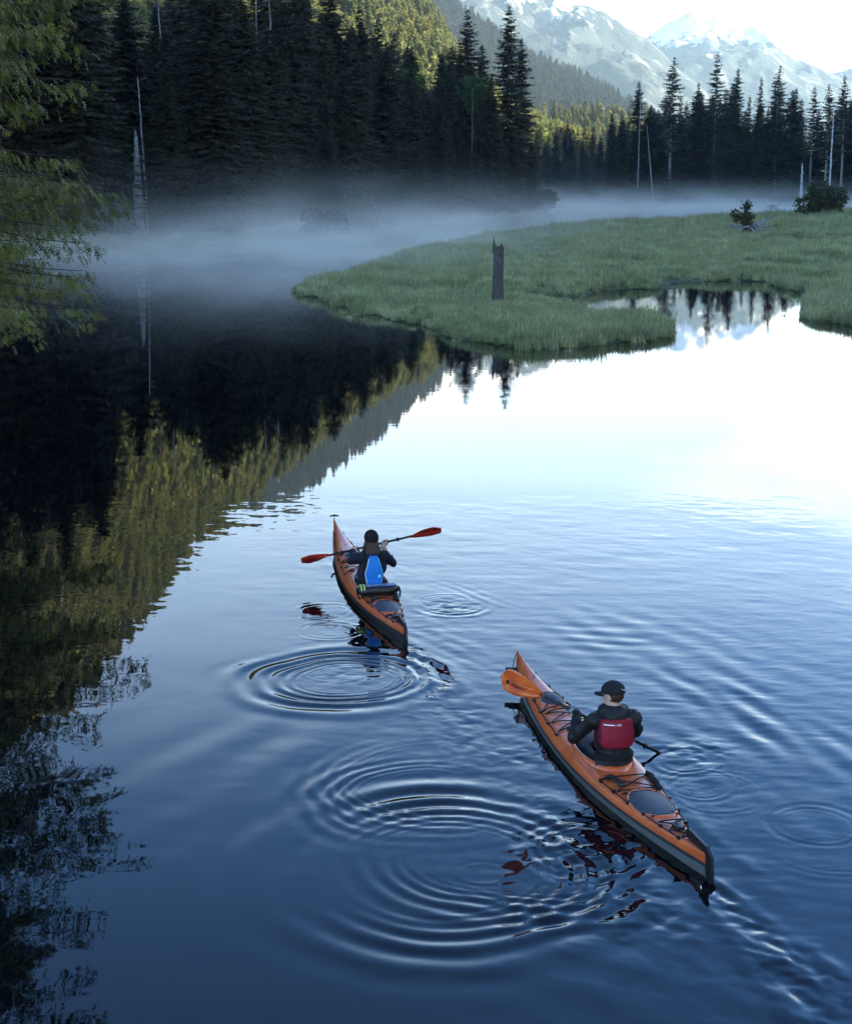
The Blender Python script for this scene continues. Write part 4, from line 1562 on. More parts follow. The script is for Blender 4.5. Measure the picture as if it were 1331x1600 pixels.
M['cyan_mark'] = mat('pale_cyan_badge', (0.25, 0.66, 0.80), 0.6, 0.3)
M['cap_cloth'] = mat('black_cap_cloth', (0.016, 0.017, 0.020), 0.8, 0.2, var=0.3, scale=20)
M['beanie'] = mat('charcoal_knit', (0.022, 0.019, 0.022), 0.95, 0.1, var=0.4, scale=30, bump=0.003, bscale=70)
M['hair'] = mat('brown_hair', (0.060, 0.030, 0.018), 0.6, 0.35, var=0.5, scale=22, bump=0.004, bscale=50)
M['blade_orange'] = mat('amber_paddle_blade', (0.70, 0.165, 0.018), 0.32, 0.5, coat=0.2, var=0.35, scale=5, base2=(0.52, 0.055, 0.012))
M['blade_red'] = mat('red_paddle_blade', (0.52, 0.040, 0.018), 0.32, 0.5, coat=0.2, var=0.25, scale=5, base2=(0.36, 0.018, 0.012))
M['yellow_trim'] = mat('yellow_green_trim', (0.48, 0.56, 0.16), 0.6, 0.3)
M['blue_trim'] = mat('pale_blue_panel', (0.20, 0.27, 0.40), 0.45, 0.4, var=0.5, scale=14, base2=(0.05, 0.09, 0.18))


class Kayak:
    def __init__(s, f, beam=0.60, bow_up=0.24, stern_up=0.055):
        s.L, s.B, s.bu, s.su = f['L'], beam, bow_up, stern_up

    def S(s, x):
        return np.clip(np.asarray(x, float) / (s.L / 2), -1, 1)

    def w(s, x):
        q = s.S(x) + 0.06 * (1 - s.S(x) ** 2)
        a = np.abs(q)
        return np.maximum(s.B / 2 * (1 - a ** 2.0) ** np.where(q > 0, 0.95, 1.12) * np.where(q > 0, 1 - 0.10 * a, 1 - 0.16 * a ** 3), 0.010)

    def sheer(s, x):
        q = s.S(x)
        return 0.165 + s.bu * np.maximum(q, 0) ** 3.2 + s.su * np.maximum(-q, 0) ** 3

    def top(s, x):
        q = s.S(x)
        crown = np.where(q > 0, 0.085, 0.035 + 0.05 * sstep(-0.30, 0.0, q)) * (1 - np.abs(q) ** 2.4)
        return s.sheer(x) + crown

    def seam(s, x):
        return s.sheer(x) * 0.52 + 0.015

    def keel(s, x):
        q = np.abs(s.S(x))
        return -0.14 + (0.14 + s.sheer(x) - 0.04) * q ** np.where(s.S(x) > 0, 9, 30)

    def n(s, x):
        return np.where(s.S(x) > 0.1, 2.3, 2.3 + 2.0 * sstep(0.1, -0.25, s.S(x)))

    def deck(s, x, y):
        w, z0, z1, n = s.w(x), s.seam(x), s.top(x), s.n(x)
        a = np.clip(np.abs(y) / w, 0, 0.999)
        return z0 + (z1 - z0) * (1 - a ** n) ** (1 / n)

    def on(s, x, y, up=0.0):
        return np.array([x, y, float(s.deck(x, y)) + up])


def ellipse_ring(xc, a, b, n=48, p=2.2):
    t = np.linspace(0, 2 * math.pi, n, endpoint=False)
    c, s_ = np.cos(t), np.sin(t)
    return xc + a * np.sign(c) * np.abs(c) ** (2 / p), b * np.sign(s_) * np.abs(s_) ** (2 / p)


def closed_strip(rings, flip=False):
    """rings: list of (n,3) closed loops; quads between consecutive loops"""
    n = len(rings[0])
    V = np.concatenate(rings)
    F = []
    for i in range(len(rings) - 1):
        for j in range(n):
            k = (j + 1) % n
            q = (i * n + j, i * n + k, (i + 1) * n + k, (i + 1) * n + j)
            F.append(q[::-1] if flip else q)
    return V, F


def build_kayak(num, label, hull_mat, xc, cock_a, cock_b, bag=False):
    f = KAY[num]
    K = Kayak(f, bow_up=0.30 if num == 1 else 0.28)
    root = empty('kayak', (f['c'][0], f['c'][1], -0.025), f['ang'], label, 'kayak')
    L2 = K.L / 2
    nx = 260
    xs = L2 * np.sin(np.linspace(-math.pi / 2, math.pi / 2, nx) * 0.985) / math.sin(math.pi / 2 * 0.985)
    # deck
    nt = 41
    tt = np.linspace(0, math.pi, nt)
    V = []
    for x in xs:
        e = 2 / float(K.n(x))
        c, s_ = np.cos(tt), np.sin(tt)
        V.append(np.stack([np.full(nt, x), K.w(x) * np.sign(c) * np.abs(c) ** e, K.seam(x) + (K.top(x) - K.seam(x)) * np.abs(s_) ** e], 1))
    V = np.array(V)
    i = np.arange(nx * nt).reshape(nx, nt)
    F = np.stack([i[:-1, :-1], i[1:, :-1], i[1:, 1:], i[:-1, 1:]], -1).reshape(-1, 4)
    cen = V.reshape(-1, 3)[F].mean(1)
    inside = (np.abs((cen[:, 0] - xc) / cock_a) ** 2.2 + np.abs(cen[:, 1] / cock_b) ** 2.2) < 1.0
    inside &= cen[:, 2] > 0.11
    F = F[~inside]
    # plug the two ends
    ends = [list(i[0]), list(i[-1][::-1])]
    deck = link('deck', mesh_data('deck', V.reshape(-1, 3), [F] + ends, M['kayak_orange'], smooth=True), root)
    # hull
    nh = 29
    th = np.linspace(0, math.pi, nh)
    V = []
    for x in xs:
        c, s_ = np.cos(th), np.sin(th)
        V.append(np.stack([np.full(nh, x), K.w(x) * np.sign(c) * np.abs(c) ** 0.8 * 0.995, K.seam(x) + (K.keel(x) - K.seam(x)) * np.abs(s_) ** 0.95], 1))
    V = np.array(V)
    i = np.arange(nx * nh).reshape(nx, nh)
    F = np.stack([i[:-1, :-1], i[:-1, 1:], i[1:, 1:], i[1:, :-1]], -1).reshape(-1, 4)
    link('hull', mesh_data('hull', V.reshape(-1, 3), [F], M[hull_mat], smooth=True), root)
    # black seam between deck and hull
    for sd in (-1, 1):
        b = MB()
        xx = xs[2:-2:4]
        b.tube(np.stack([xx, sd * K.w(xx), K.seam(xx)], 1), 0.014, 6)
        b.build('seam_strip', M['plastic_black'], root, smooth=True)
    # cockpit: coaming lip, inner wall, seat
    n = 56
    rings = []
    for (ka, up) in ((1.10, 0.002), (1.07, 0.022), (1.00, 0.040), (0.965, 0.030), (0.95, -0.02), (0.96, -0.14)):
        ex, ey = ellipse_ring(xc, cock_a * ka, cock_b * ka, n)
        rz = K.deck(ex, np.clip(ey, -K.w(ex) * 0.97, K.w(ex) * 0.97))
        rz = np.maximum(rz, 0.165)
        rings.append(np.stack([ex, ey, rz + up], 1))
    v, fc = closed_strip(rings[:4])
    b = MB(); b.add(v, fc)
    b.build('coaming', M['kayak_orange'], root, smooth=True)
    v, fc = closed_strip(rings[3:])
    b = MB(); b.add(v, fc)
    b.build('cockpit_lining', M['cockpit_grey'], root, smooth=True)
    b = MB()
    b.ball((xc - 0.16, 0, 0.06), (0.24, 0.20, 0.07), 16, 8)
    b.tube(np.array([[xc - 0.33, -0.17, 0.14], [xc - 0.38, 0, 0.22], [xc - 0.33, 0.17, 0.14]]), [0.04, 0.05, 0.04], 8)
    b.build('seat', M['plastic_black'], root, smooth=True)

    def hatch(x, a, b_, material, dome, p=2.2, straps=True):
        n = 40
        rings = []
        for ka, up in ((1.10, -0.004), (1.06, 0.016), (0.99, 0.018), (0.95, 0.006)):
            ex, ey = ellipse_ring(x, a * ka, b_ * ka, n, p)
            rings.append(np.stack([ex, ey, K.deck(ex, ey) + up], 1))
        v, fc = closed_strip(rings)
        rim = MB(); rim.add(v, fc)
        rim = rim.build('hatch_rim', M['kayak_orange'], root, smooth=True)
        rings = []
        for ka in (0.97, 0.90, 0.7, 0.45, 0.2, 0.02):
            ex, ey = ellipse_ring(x, a * ka, b_ * ka, n, p)
            rings.append(np.stack([ex, ey, K.deck(ex, ey) + 0.010 + dome * (1 - ka ** 2)], 1))
        v, fc = closed_strip(rings)
        m_ = MB(); m_.add(v, fc)
        m_.add(rings[-1], [tuple(range(n))])
        h = m_.build('hatch_cover', M[material], rim, smooth=True)
        return h

    def cord(name, pts, r=0.0065, up=0.010, sub=8, parent=root, lift=0.0):
        P = []
        for (x0, y0), (x1, y1) in zip(pts[:-1], pts[1:]):
            for t in np.linspace(0, 1, sub, endpoint=False):
                P.append(K.on(x0 + (x1 - x0) * t, y0 + (y1 - y0) * t, up + lift * math.sin(math.pi * t)))
        P.append(K.on(*pts[-1], up))
        b = MB()
        b.tube(np.array(P), r, 5)
        return b.build(name, M['cord'], parent, smooth=True)

    def fitting(x, y):
        b = MB()
        b.box(K.on(x, y, 0.010), (0.024, 0.012, 0.011))
        b.box(K.on(x, y, 0.022), (0.010, 0.016, 0.006))
        b.build('deck_fitting', M['plastic_black'], deck)

    # deck lines along both edges, fore and aft
    for sd in (-1, 1):
        for (x0, x1) in ((xc + cock_a + 0.18, L2 - 0.42), (-L2 + 0.42, xc - cock_a - 0.16)):
            q = np.linspace(x0, x1, 6)
            cord('deck_line', [(x, sd * float(K.w(x)) * 0.86) for x in q], 0.0055, 0.010, 6, parent=deck)
            for x in q[::1]:
                fitting(x, sd * float(K.w(x)) * 0.86)

    def zig(x0, x1, k, fr=0.80, name='bungee'):
        q = np.linspace(x0, x1, k)
        for sgn in (1, -1):
            cord(name, [(x, (sgn if j % 2 == 0 else -sgn) * float(K.w(x)) * fr) for j, x in enumerate(q)], 0.0065, 0.014)
        for x in (q[0], q[-1]):
            cord(name, [(x, -float(K.w(x)) * fr), (x, float(K.w(x)) * fr)], 0.0065, 0.014)

    aft = xc - cock_a
    fwd = xc + cock_a
    # straps and hatches
    xr = (aft + (-L2)) / 2 + 0.18
    h = hatch(xr, 0.30, 0.185 if num == 2 else 0.165, 'rubber', 0.028)
    xf = fwd + 0.98
    hatch(xf, 0.20, 0.125, 'rubber', 0.045, p=1.6)
    zig(aft - 0.14, aft - 0.46, 2)
    if num == 2:
        zig(xr + 0.26, xr - 0.28, 3, 0.74)
    zig(xr - 0.40, xr - 0.76, 3, 0.78)
    zig(fwd + 0.20, fwd + 0.70, 3, 0.78)
    zig(xf + 0.18, xf - 0.20, 2, 0.80)
    # small buckle block and rolled strap on the aft deck
    b = MB()
    b.box(K.on(aft - 0.24, 0.12, 0.022), (0.085, 0.018, 0.014), rot=[[0.94, -0.34, 0], [0.34, 0.94, 0], [0, 0, 1]])
    b.tube(np.array([K.on(aft - 0.13, 0.11, 0.02), K.on(aft - 0.13, 0.19, 0.02)]), 0.015, 8)
    b.tube(np.array([K.on(aft - 0.35, 0.07, 0.02), K.on(aft - 0.35, 0.15, 0.02)]), 0.015, 8)
    b.build('buckle', M['plastic_black'], root)
    b = MB()
    q = np.linspace(aft - 0.10, aft - 0.52, 9)
    b.tube(np.array([K.on(x, -float(K.w(x)) * 0.80 + 0.012 * math.sin(j * 2.2), 0.024) for j, x in enumerate(q)]), [0.012, 0.024, 0.03, 0.02, 0.032, 0.022, 0.026, 0.016, 0.008], 7)
    b.build('rolled_strap', M['cord'], root, smooth=True)
    # rudder: blade hung over the stern, cap and stowage strut on the aft deck
    zst = float(K.top(-L2 + 0.02))
    b = MB()
    pts = [(-L2 + 0.42, 0.030), (-L2 + 0.36, 0.095), (-L2 + 0.02, 0.075), (-L2 - 0.085, 0.02), (-L2 - 0.105, -0.10), (-L2 - 0.09, -0.42), (-L2 - 0.015, -0.46), (-L2 + 0.005, -0.10), (-L2 + 0.02, 0.012), (-L2 + 0.34, 0.006)]
    vv = [(x, y, zst + z + (0.0 if x < -L2 + 0.1 else float(K.top(min(x, L2))) - zst)) for y in (-0.013, 0.013) for x, z in pts]
    k = len(pts)
    b.add(vv, [tuple(range(k)), tuple(range(2 * k - 1, k - 1, -1))] + [(j, j + k, (j + 1) % k + k, (j + 1) % k) for j in range(k)])
    b.build('rudder', M['plastic_black'], root)
    b = MB()
    b.box(K.on(-L2 + 0.58, 0.0, 0.020), (0.055, 0.035, 0.016))
    b.tube(np.array([K.on(-L2 + 0.62, 0.03, 0.02), K.on(-L2 + 0.62, -0.03, 0.07)]), 0.010, 6)
    b.build('rudder_cleat', M['plastic_black'], root)
    # bow carry toggle
    b = MB()
    zb = float(K.top(L2 - 0.02))
    if num == 2:
        b.tube(np.array([[L2 - 0.02, 0, zb], [L2 + 0.01, 0.03, zb - 0.10], [L2 - 0.03, 0.06, zb - 0.20]]), 0.005, 5)
        b.tube(np.array([[L2 - 0.06, 0.00, zb - 0.20], [L2 - 0.02, 0.06, zb - 0.205], [L2 + 0.01, 0.13, zb - 0.20]]), [0.014, 0.020, 0.014], 8)
    else:
        b.tube(np.array([[L2 - 0.03, 0, zb - 0.02], [L2 - 0.005, 0, zb + 0.035]]), 0.006, 5)
        b.tube(np.array([[L2 - 0.03, -0.065, zb + 0.04], [L2, 0, zb + 0.043], [L2 - 0.03, 0.065, zb + 0.04]]), [0.011, 0.016, 0.011], 8)
    b.build('carry_toggle', M['plastic_black'], root, smooth=True)
    # small dark maker's mark on the foredeck
    b = MB()
    xm = xf + 0.62
    b.tube(np.array([K.on(xm - 0.05, 0.02, 0.002), K.on(xm, -0.005, 0.002), K.on(xm + 0.05, -0.012, 0.002)]), [0.004, 0.012, 0.004], 6, flat=0.3)
    b.build('emblem', M['hull_black'], root)
    return root, K


def to_local(num, P):
    f = KAY[num]
    c, s = math.cos(f['ang']), math.sin(f['ang'])
    d = np.asarray(P, float) - np.array([f['c'][0], f['c'][1], 0])
    return np.array([d[0] * c + d[1] * s, -d[0] * s + d[1] * c, d[2]])


def local_at(num, px, py, x=None, z=None):
    """point on the pixel's ray in kayak coordinates: where it reaches height z"""
    return to_local(num, ground(px, py, z))


COCK = {}
for num, (bpx, bpy_) in {1: (585, 917), 2: (955, 1194)}.items():
    p = local_at(num, bpx, bpy_, z=0.26)
    COCK[num] = p[0] + 0.02
    print('cockpit back', num, p, 'L', KAY[num]['L'])
CA, CB = 0.44, 0.225
k1root, K1 = build_kayak(1, 'orange sea kayak with black hull carrying the paddler in the blue vest', 'hull_black', COCK[1] + CA, CA, CB)
k2root, K2 = build_kayak(2, 'orange sea kayak with grey hull carrying the paddler in the red vest', 'hull_grey', COCK[2] + CA, CA, CB)


# ------------------------------------------------------------------ paddles
def build_paddle(A, B, label, blade_mat, feather=0.6, r=0.0155, blade_len=0.47, blade_w=0.098, logo=True, up=(0, 0, 1), fa=0.0, fb=0.6):
    """A, B: world positions of the two blade tips"""
    A, B = np.asarray(A, float), np.asarray(B, float)
    d = norm(B - A)
    root = empty('paddle', tuple((A + B) / 2), 0, label, 'paddle')
    C = (A + B) / 2
    Lp = np.linalg.norm(B - A)
    b = MB()
    b.tube(np.array([A + d * (blade_len - 0.02) - C, -d * 0.02, d * 0.02, B - d * (blade_len - 0.02) - C]), r, 10)
    b.build('shaft', M['plastic_black'], root, smooth=True)
    side0 = norm(np.cross(d, np.asarray(up, float)))
    for tip, sgn, ang in ((A, 1, fa), (B, -1, fb)):
        ax = -d * sgn      # from shaft towards the tip
        s1 = side0 * math.cos(ang) + np.cross(d, side0) * math.sin(ang)
        nn = np.cross(ax, s1)
        root_p = tip - ax * blade_len
        nu, nv = 15, 9
        V = []
        for i in range(nu):
            u = i / (nu - 1)
            w_ = blade_w * (0.16 + 0.84 * min(1, (u / 0.55)) ** 0.75) * (1 - 0.90 * max(0, (u - 0.80) / 0.20) ** 2.6)
            asym = 0.010 * math.sin(u * 3.0)
            for j in range(nv):
                v = -1 + 2 * j / (nv - 1)
                camber = 0.016 * (v * v) - 0.020 * u * u + 0.010 * (1 - abs(v)) * (1 - u)
                V.append(root_p + ax * (u * blade_len) + s1 * (v * w_ + asym) + nn * camber - C)
        V = np.array(V)
        V2 = V - nn * 0.006
        n = nu * nv
        F = []
        for i in range(nu - 1):
            for j in range(nv - 1):
                a = i * nv + j
                F.append((a, a + 1, a + nv + 1, a + nv))
                F.append((n + a, n + a + nv, n + a + nv + 1, n + a + 1))
        loop = [j for j in range(nv)] + [i * nv + nv - 1 for i in range(1, nu)] + [(nu - 1) * nv + j for j in range(nv - 2, -1, -1)] + [i * nv for i in range(nu - 2, 0, -1)]
        for q in range(len(loop)):
            a, c = loop[q], loop[(q + 1) % len(loop)]
            F.append((a, n + a, n + c, c))
        m_ = MB()
        m_.add(np.concatenate([V, V2]), F)
        # spine
        m_.tube(np.array([root_p - ax * 0.03 - C, root_p + ax * 0.12 - C, root_p + ax * blade_len * 0.7 - nn * 0.006 - C]), [r * 1.05, r * 0.8, 0.003], 8)
        bl = m_.build('blade', M[blade_mat], root, smooth=True)
        if logo:
            e = MB()
            face = 1 if nn @ (np.array([0, 0, CAM_H]) - tip) > 0 else -1
            off = nn * (0.004 if face > 0 else -0.010)
            pc = root_p + ax * blade_len * 0.82 + s1 * 0.028 + off - nn * 0.012 - C
            ring = [pc + (ax * math.cos(t) + s1 * math.sin(t)) * 0.020 + nn * 0.004 * face for t in np.linspace(0, 6.283, 12, endpoint=False)]
            e.add(np.array(ring), [tuple(range(12)) if face > 0 else tuple(range(11, -1, -1))])
            for q in range(7):
                c0 = root_p + ax * (blade_len * (0.72 - 0.05 * q)) + s1 * 0.030 + off - nn * 0.006 - C
                e.box(c0 + nn * 0.004 * face, (0.006, 0.011, 0.001), rot=np.stack([ax, s1, nn], 1))
            e.build('maker_mark', M['plastic_black'], bl)
        b = MB()
        pd = root_p - ax * 0.22 - C
        b.tube(np.array([pd - ax * 0.012, pd, pd + ax * 0.012]), [0.022, 0.030, 0.022], 10)
        b.build('drip_ring', M['plastic_black'], root)
    b = MB()
    b.tube(np.array([-d * 0.05, d * 0.05]), r * 1.18, 10)
    b.build('ferrule', M['plastic_black'], root, smooth=True)
    return root, d


# paddle of the red-vest paddler: right blade in the water, left blade raised over the bow
E2 = ground(1029, 1176)
best = None
for t in np.linspace(6, 22, 1601):
    P = ray(784, 1056) * t + np.array([0, 0, CAM_H])
    e = abs(np.linalg.norm(P - E2) - 2.0)
    if P[2] > 0.75 and (best is None or e < best[0]):
        best = (e, P)
TIP2 = best[1]
dd = norm(E2 - TIP2)
print('paddle2 tip', TIP2, 'entry', E2, best[0])
pad2, PD2 = build_paddle(TIP2, TIP2 + dd * 2.50, 'paddle with amber blade raised over the bow and other blade underwater', 'blade_orange', up=(0, 0.5, 0.85), fa=1.75, fb=1.4, blade_w=0.105)
# paddle of the blue-vest paddler: both blades out of the water
C1a, C1b = ground(491, 873, 0.38), ground(668, 832, 0.95)
dd1 = norm(C1b - C1a)
print('paddle1 centres', np.linalg.norm(C1b - C1a))
pad1, PD1 = build_paddle(C1a - dd1 * 0.21, C1b + dd1 * 0.21, 'paddle with two red blades held level across the kayak above the water', 'blade_red', up=(0, 0.75, 0.6), fa=0.15, fb=0.15)


# ------------------------------------------------------------------ people (one continuous surface each)
def surface_net(f, org, h):
    ins = f < 0
    nx, ny, nz = f.shape
    c = np.zeros((nx - 1, ny - 1, nz - 1), np.int8)
    corners = [(a, b, d) for a in (0, 1) for b in (0, 1) for d in (0, 1)]
    sl = lambda a, b, d: (slice(a, nx - 1 + a), slice(b, ny - 1 + b), slice(d, nz - 1 + d))
    for k in corners:
        c += ins[sl(*k)]
    act = (c > 0) & (c < 8)
    ids = np.argwhere(act)
    acc = np.zeros((len(ids), 3))
    cnt = np.zeros(len(ids))
    for a in corners:
        for ax in range(3):
            if a[ax] == 0:
                b = list(a); b[ax] = 1
                ia = ids + np.array(a); ib = ids + np.array(b)
                fa = f[ia[:, 0], ia[:, 1], ia[:, 2]]; fb = f[ib[:, 0], ib[:, 1], ib[:, 2]]
                cr = (fa < 0) != (fb < 0)
                t = np.where(cr, fa / (fa - fb + 1e-12), 0)
                p = np.array(a, float) + t[:, None] * (np.array(b) - np.array(a))
                acc += p * cr[:, None]
                cnt += cr
    V = (ids + acc / cnt[:, None]) * h + org
    idx = np.full(c.shape, -1)
    idx[act] = np.arange(len(ids))
    Q = []
    for ax in range(3):
        u, v = (ax + 1) % 3, (ax + 2) % 3
        s0 = [slice(1, -1)] * 3; s1 = [slice(1, -1)] * 3
        s0[ax] = slice(0, -1); s1[ax] = slice(1, None)
        A, B = ins[tuple(s0)], ins[tuple(s1)]
        off = [1, 1, 1]; off[ax] = 0
        e = np.argwhere(A != B) + np.array(off)
        flip = A[A != B]
        du = np.zeros(3, int); du[u] = 1
        dv = np.zeros(3, int); dv[v] = 1
        q = [e - du - dv, e - dv, e, e - du]
        q = np.stack([idx[k[:, 0], k[:, 1], k[:, 2]] for k in q], 1)
        q = np.where(flip[:, None], q, q[:, ::-1])
        Q.append(q)
    Q = np.concatenate(Q)
    Q = Q[(Q >= 0).all(1)]
    return V, Q


class Sdf:
    def __init__(s, h=0.008):
        s.pr, s.h = [], h

    def cone(s, a, b, ra, rb, mi=0, k=0.02, sc=(1, 1, 1)):
        s.pr.append(('c', np.asarray(a, float), np.asarray(b, float), ra, rb, mi, k, np.asarray(sc, float)))

    def chain(s, pts, rad, mi=0, k=0.02):
        for i in range(len(pts) - 1):
            s.cone(pts[i], pts[i + 1], rad[i], rad[i + 1], mi, k)

    def ball(s, c, r, mi=0, k=0.02, R_=None):
        r = np.broadcast_to(np.asarray(r, float), 3)
        s.pr.append(('e', np.asarray(c, float), r, R_, None, mi, k, None))

    @staticmethod
    def dist(p, X):
        if p[0] == 'c':
            _, a, b, ra, rb, _, _, sc = p
            m = (a + b) / 2
            Y = (X - m) / sc + m
            ba = b - a
            t = np.clip(((Y - a) @ ba) / (ba @ ba + 1e-12), 0, 1)
            return (np.linalg.norm(Y - a - t[..., None] * ba, axis=-1) - (ra + (rb - ra) * t)) * min(sc)
        _, c, r, R_, _, _, _, _ = p
        Y = X - c
        if R_ is not None:
            Y = Y @ R_
        q = np.linalg.norm(Y / r, axis=-1)
        return (q - 1) * r.min()

    def bounds(s):
        lo, hi = np.full(3, 1e9), np.full(3, -1e9)
        for p in s.pr:
            if p[0] == 'c':
                for c, r in ((p[1], p[3]), (p[2], p[4])):
                    rr = r * np.maximum(p[7], 1)
                    lo, hi = np.minimum(lo, c - rr), np.maximum(hi, c + rr)
            else:
                rr = p[2].max() if p[3] is not None else p[2]
                lo, hi = np.minimum(lo, p[1] - rr), np.maximum(hi, p[1] + rr)
        return lo, hi

    def field(s, lo, hi):
        n = np.ceil((hi - lo) / s.h).astype(int) + 1
        f = np.full(n, 0.2)
        mid = np.zeros(n, np.int8)
        best = np.full(n, 1e3)
        for p in s.pr:
            one = Sdf(s.h); one.pr = [p]
            l, u = one.bounds()
            l, u = l - 0.07, u + 0.07
            i0 = np.clip(((l - lo) / s.h).astype(int), 0, n - 1)
            i1 = np.clip(((u - lo) / s.h).astype(int) + 2, 1, n)
            if (i1 <= i0).any():
                continue
            g = [lo[a] + s.h * np.arange(i0[a], i1[a]) for a in range(3)]
            X = np.stack(np.meshgrid(*g, indexing='ij'), -1)
            d = s.dist(p, X)
            S_ = tuple(slice(i0[a], i1[a]) for a in range(3))
            k = p[6]
            o = f[S_]
            hh = np.clip(0.5 + 0.5 * (o - d) / k, 0, 1)
            f[S_] = o * (1 - hh) + d * hh - k * hh * (1 - hh)
            bb = best[S_]
            w = d < bb
            best[S_] = np.where(w, d, bb)
            mid[S_] = np.where(w, p[5], mid[S_])
        return f, mid

    def mesh(s, name, mats, extra=None, lo=None, hi=None, fold=0.0, fold_m=()):
        if lo is None:
            lo, hi = s.bounds()
            lo, hi = lo - 0.04, hi + 0.04
        f, mid = s.field(lo, hi)
        if fold or extra:
            g = [lo[a] + s.h * np.arange(f.shape[a]) for a in range(3)]
            X = np.stack(np.meshgrid(*g, indexing='ij'), -1)
            near = np.abs(f) < 0.06
            if fold:
                P = X[near]
                nz = fbm(P[:, 0] * 9, P[:, 1] * 9, P[:, 2] * 6, oct=3, seed=4)
                ok = np.isin(mid[near], fold_m)
                f[near] += fold * nz * ok
            if extra:
                f = extra(f, X)
        V, Q = surface_net(f, lo, s.h)
        ii = np.clip(np.round((V - lo) / s.h).astype(int), 0, np.array(f.shape) - 1)
        vm = mid[ii[:, 0], ii[:, 1], ii[:, 2]]
        return mesh_data(name, V, Q, mats, smooth=True, midx=vm[Q[:, 0]] if len(mats) > 1 else None)


def ik(S, T, l1, l2, hint):
    d = T - S
    L_ = min(np.linalg.norm(d), (l1 + l2) * 0.995)
    u = norm(d)
    a = (l1 * l1 - l2 * l2 + L_ * L_) / (2 * L_)
    hgt = math.sqrt(max(l1 * l1 - a * a, 1e-6))
    hv = np.asarray(hint, float)
    hv = norm(hv - (hv @ u) * u)
    return S + u * a + hv * hgt, S + u * L_


def add_hand(sd, grip, axis, wrist, mi, side):
    """a fist round the shaft: palm, four curled fingers, thumb"""
    ax = norm(axis)
    w = norm((wrist - grip) - ((wrist - grip) @ ax) * ax)     # direction from shaft to the wrist
    n = np.cross(ax, w)
    sd.cone(wrist, grip + w * 0.045, 0.030, 0.034, mi, 0.02)
    sd.cone(grip + w * 0.040 - ax * 0.026, grip + w * 0.040 + ax * 0.026, 0.024, 0.024, mi, 0.02)
    for q in range(4):
        c = grip + ax * (0.033 - 0.022 * q)
        rr = 0.029 - 0.002 * (q == 3)
        pts = [c + (w * math.cos(t) + n * math.sin(t)) * rr for t in np.array([0.35, 1.25, 2.15, 3.0, 3.7]) * (1 - 0.05 * (q == 3))]
        sd.chain(pts, [0.012, 0.0115, 0.0105, 0.010, 0.009], mi, 0.007)
    c = grip + ax * 0.046
    pts = [grip + w * 0.045 + ax * 0.034] + [c + (w * math.cos(t) - n * math.sin(t)) * 0.030 for t in (0.6, 1.5, 2.3)]
    sd.chain(pts, [0.014, 0.0125, 0.0115, 0.010], mi, 0.007)


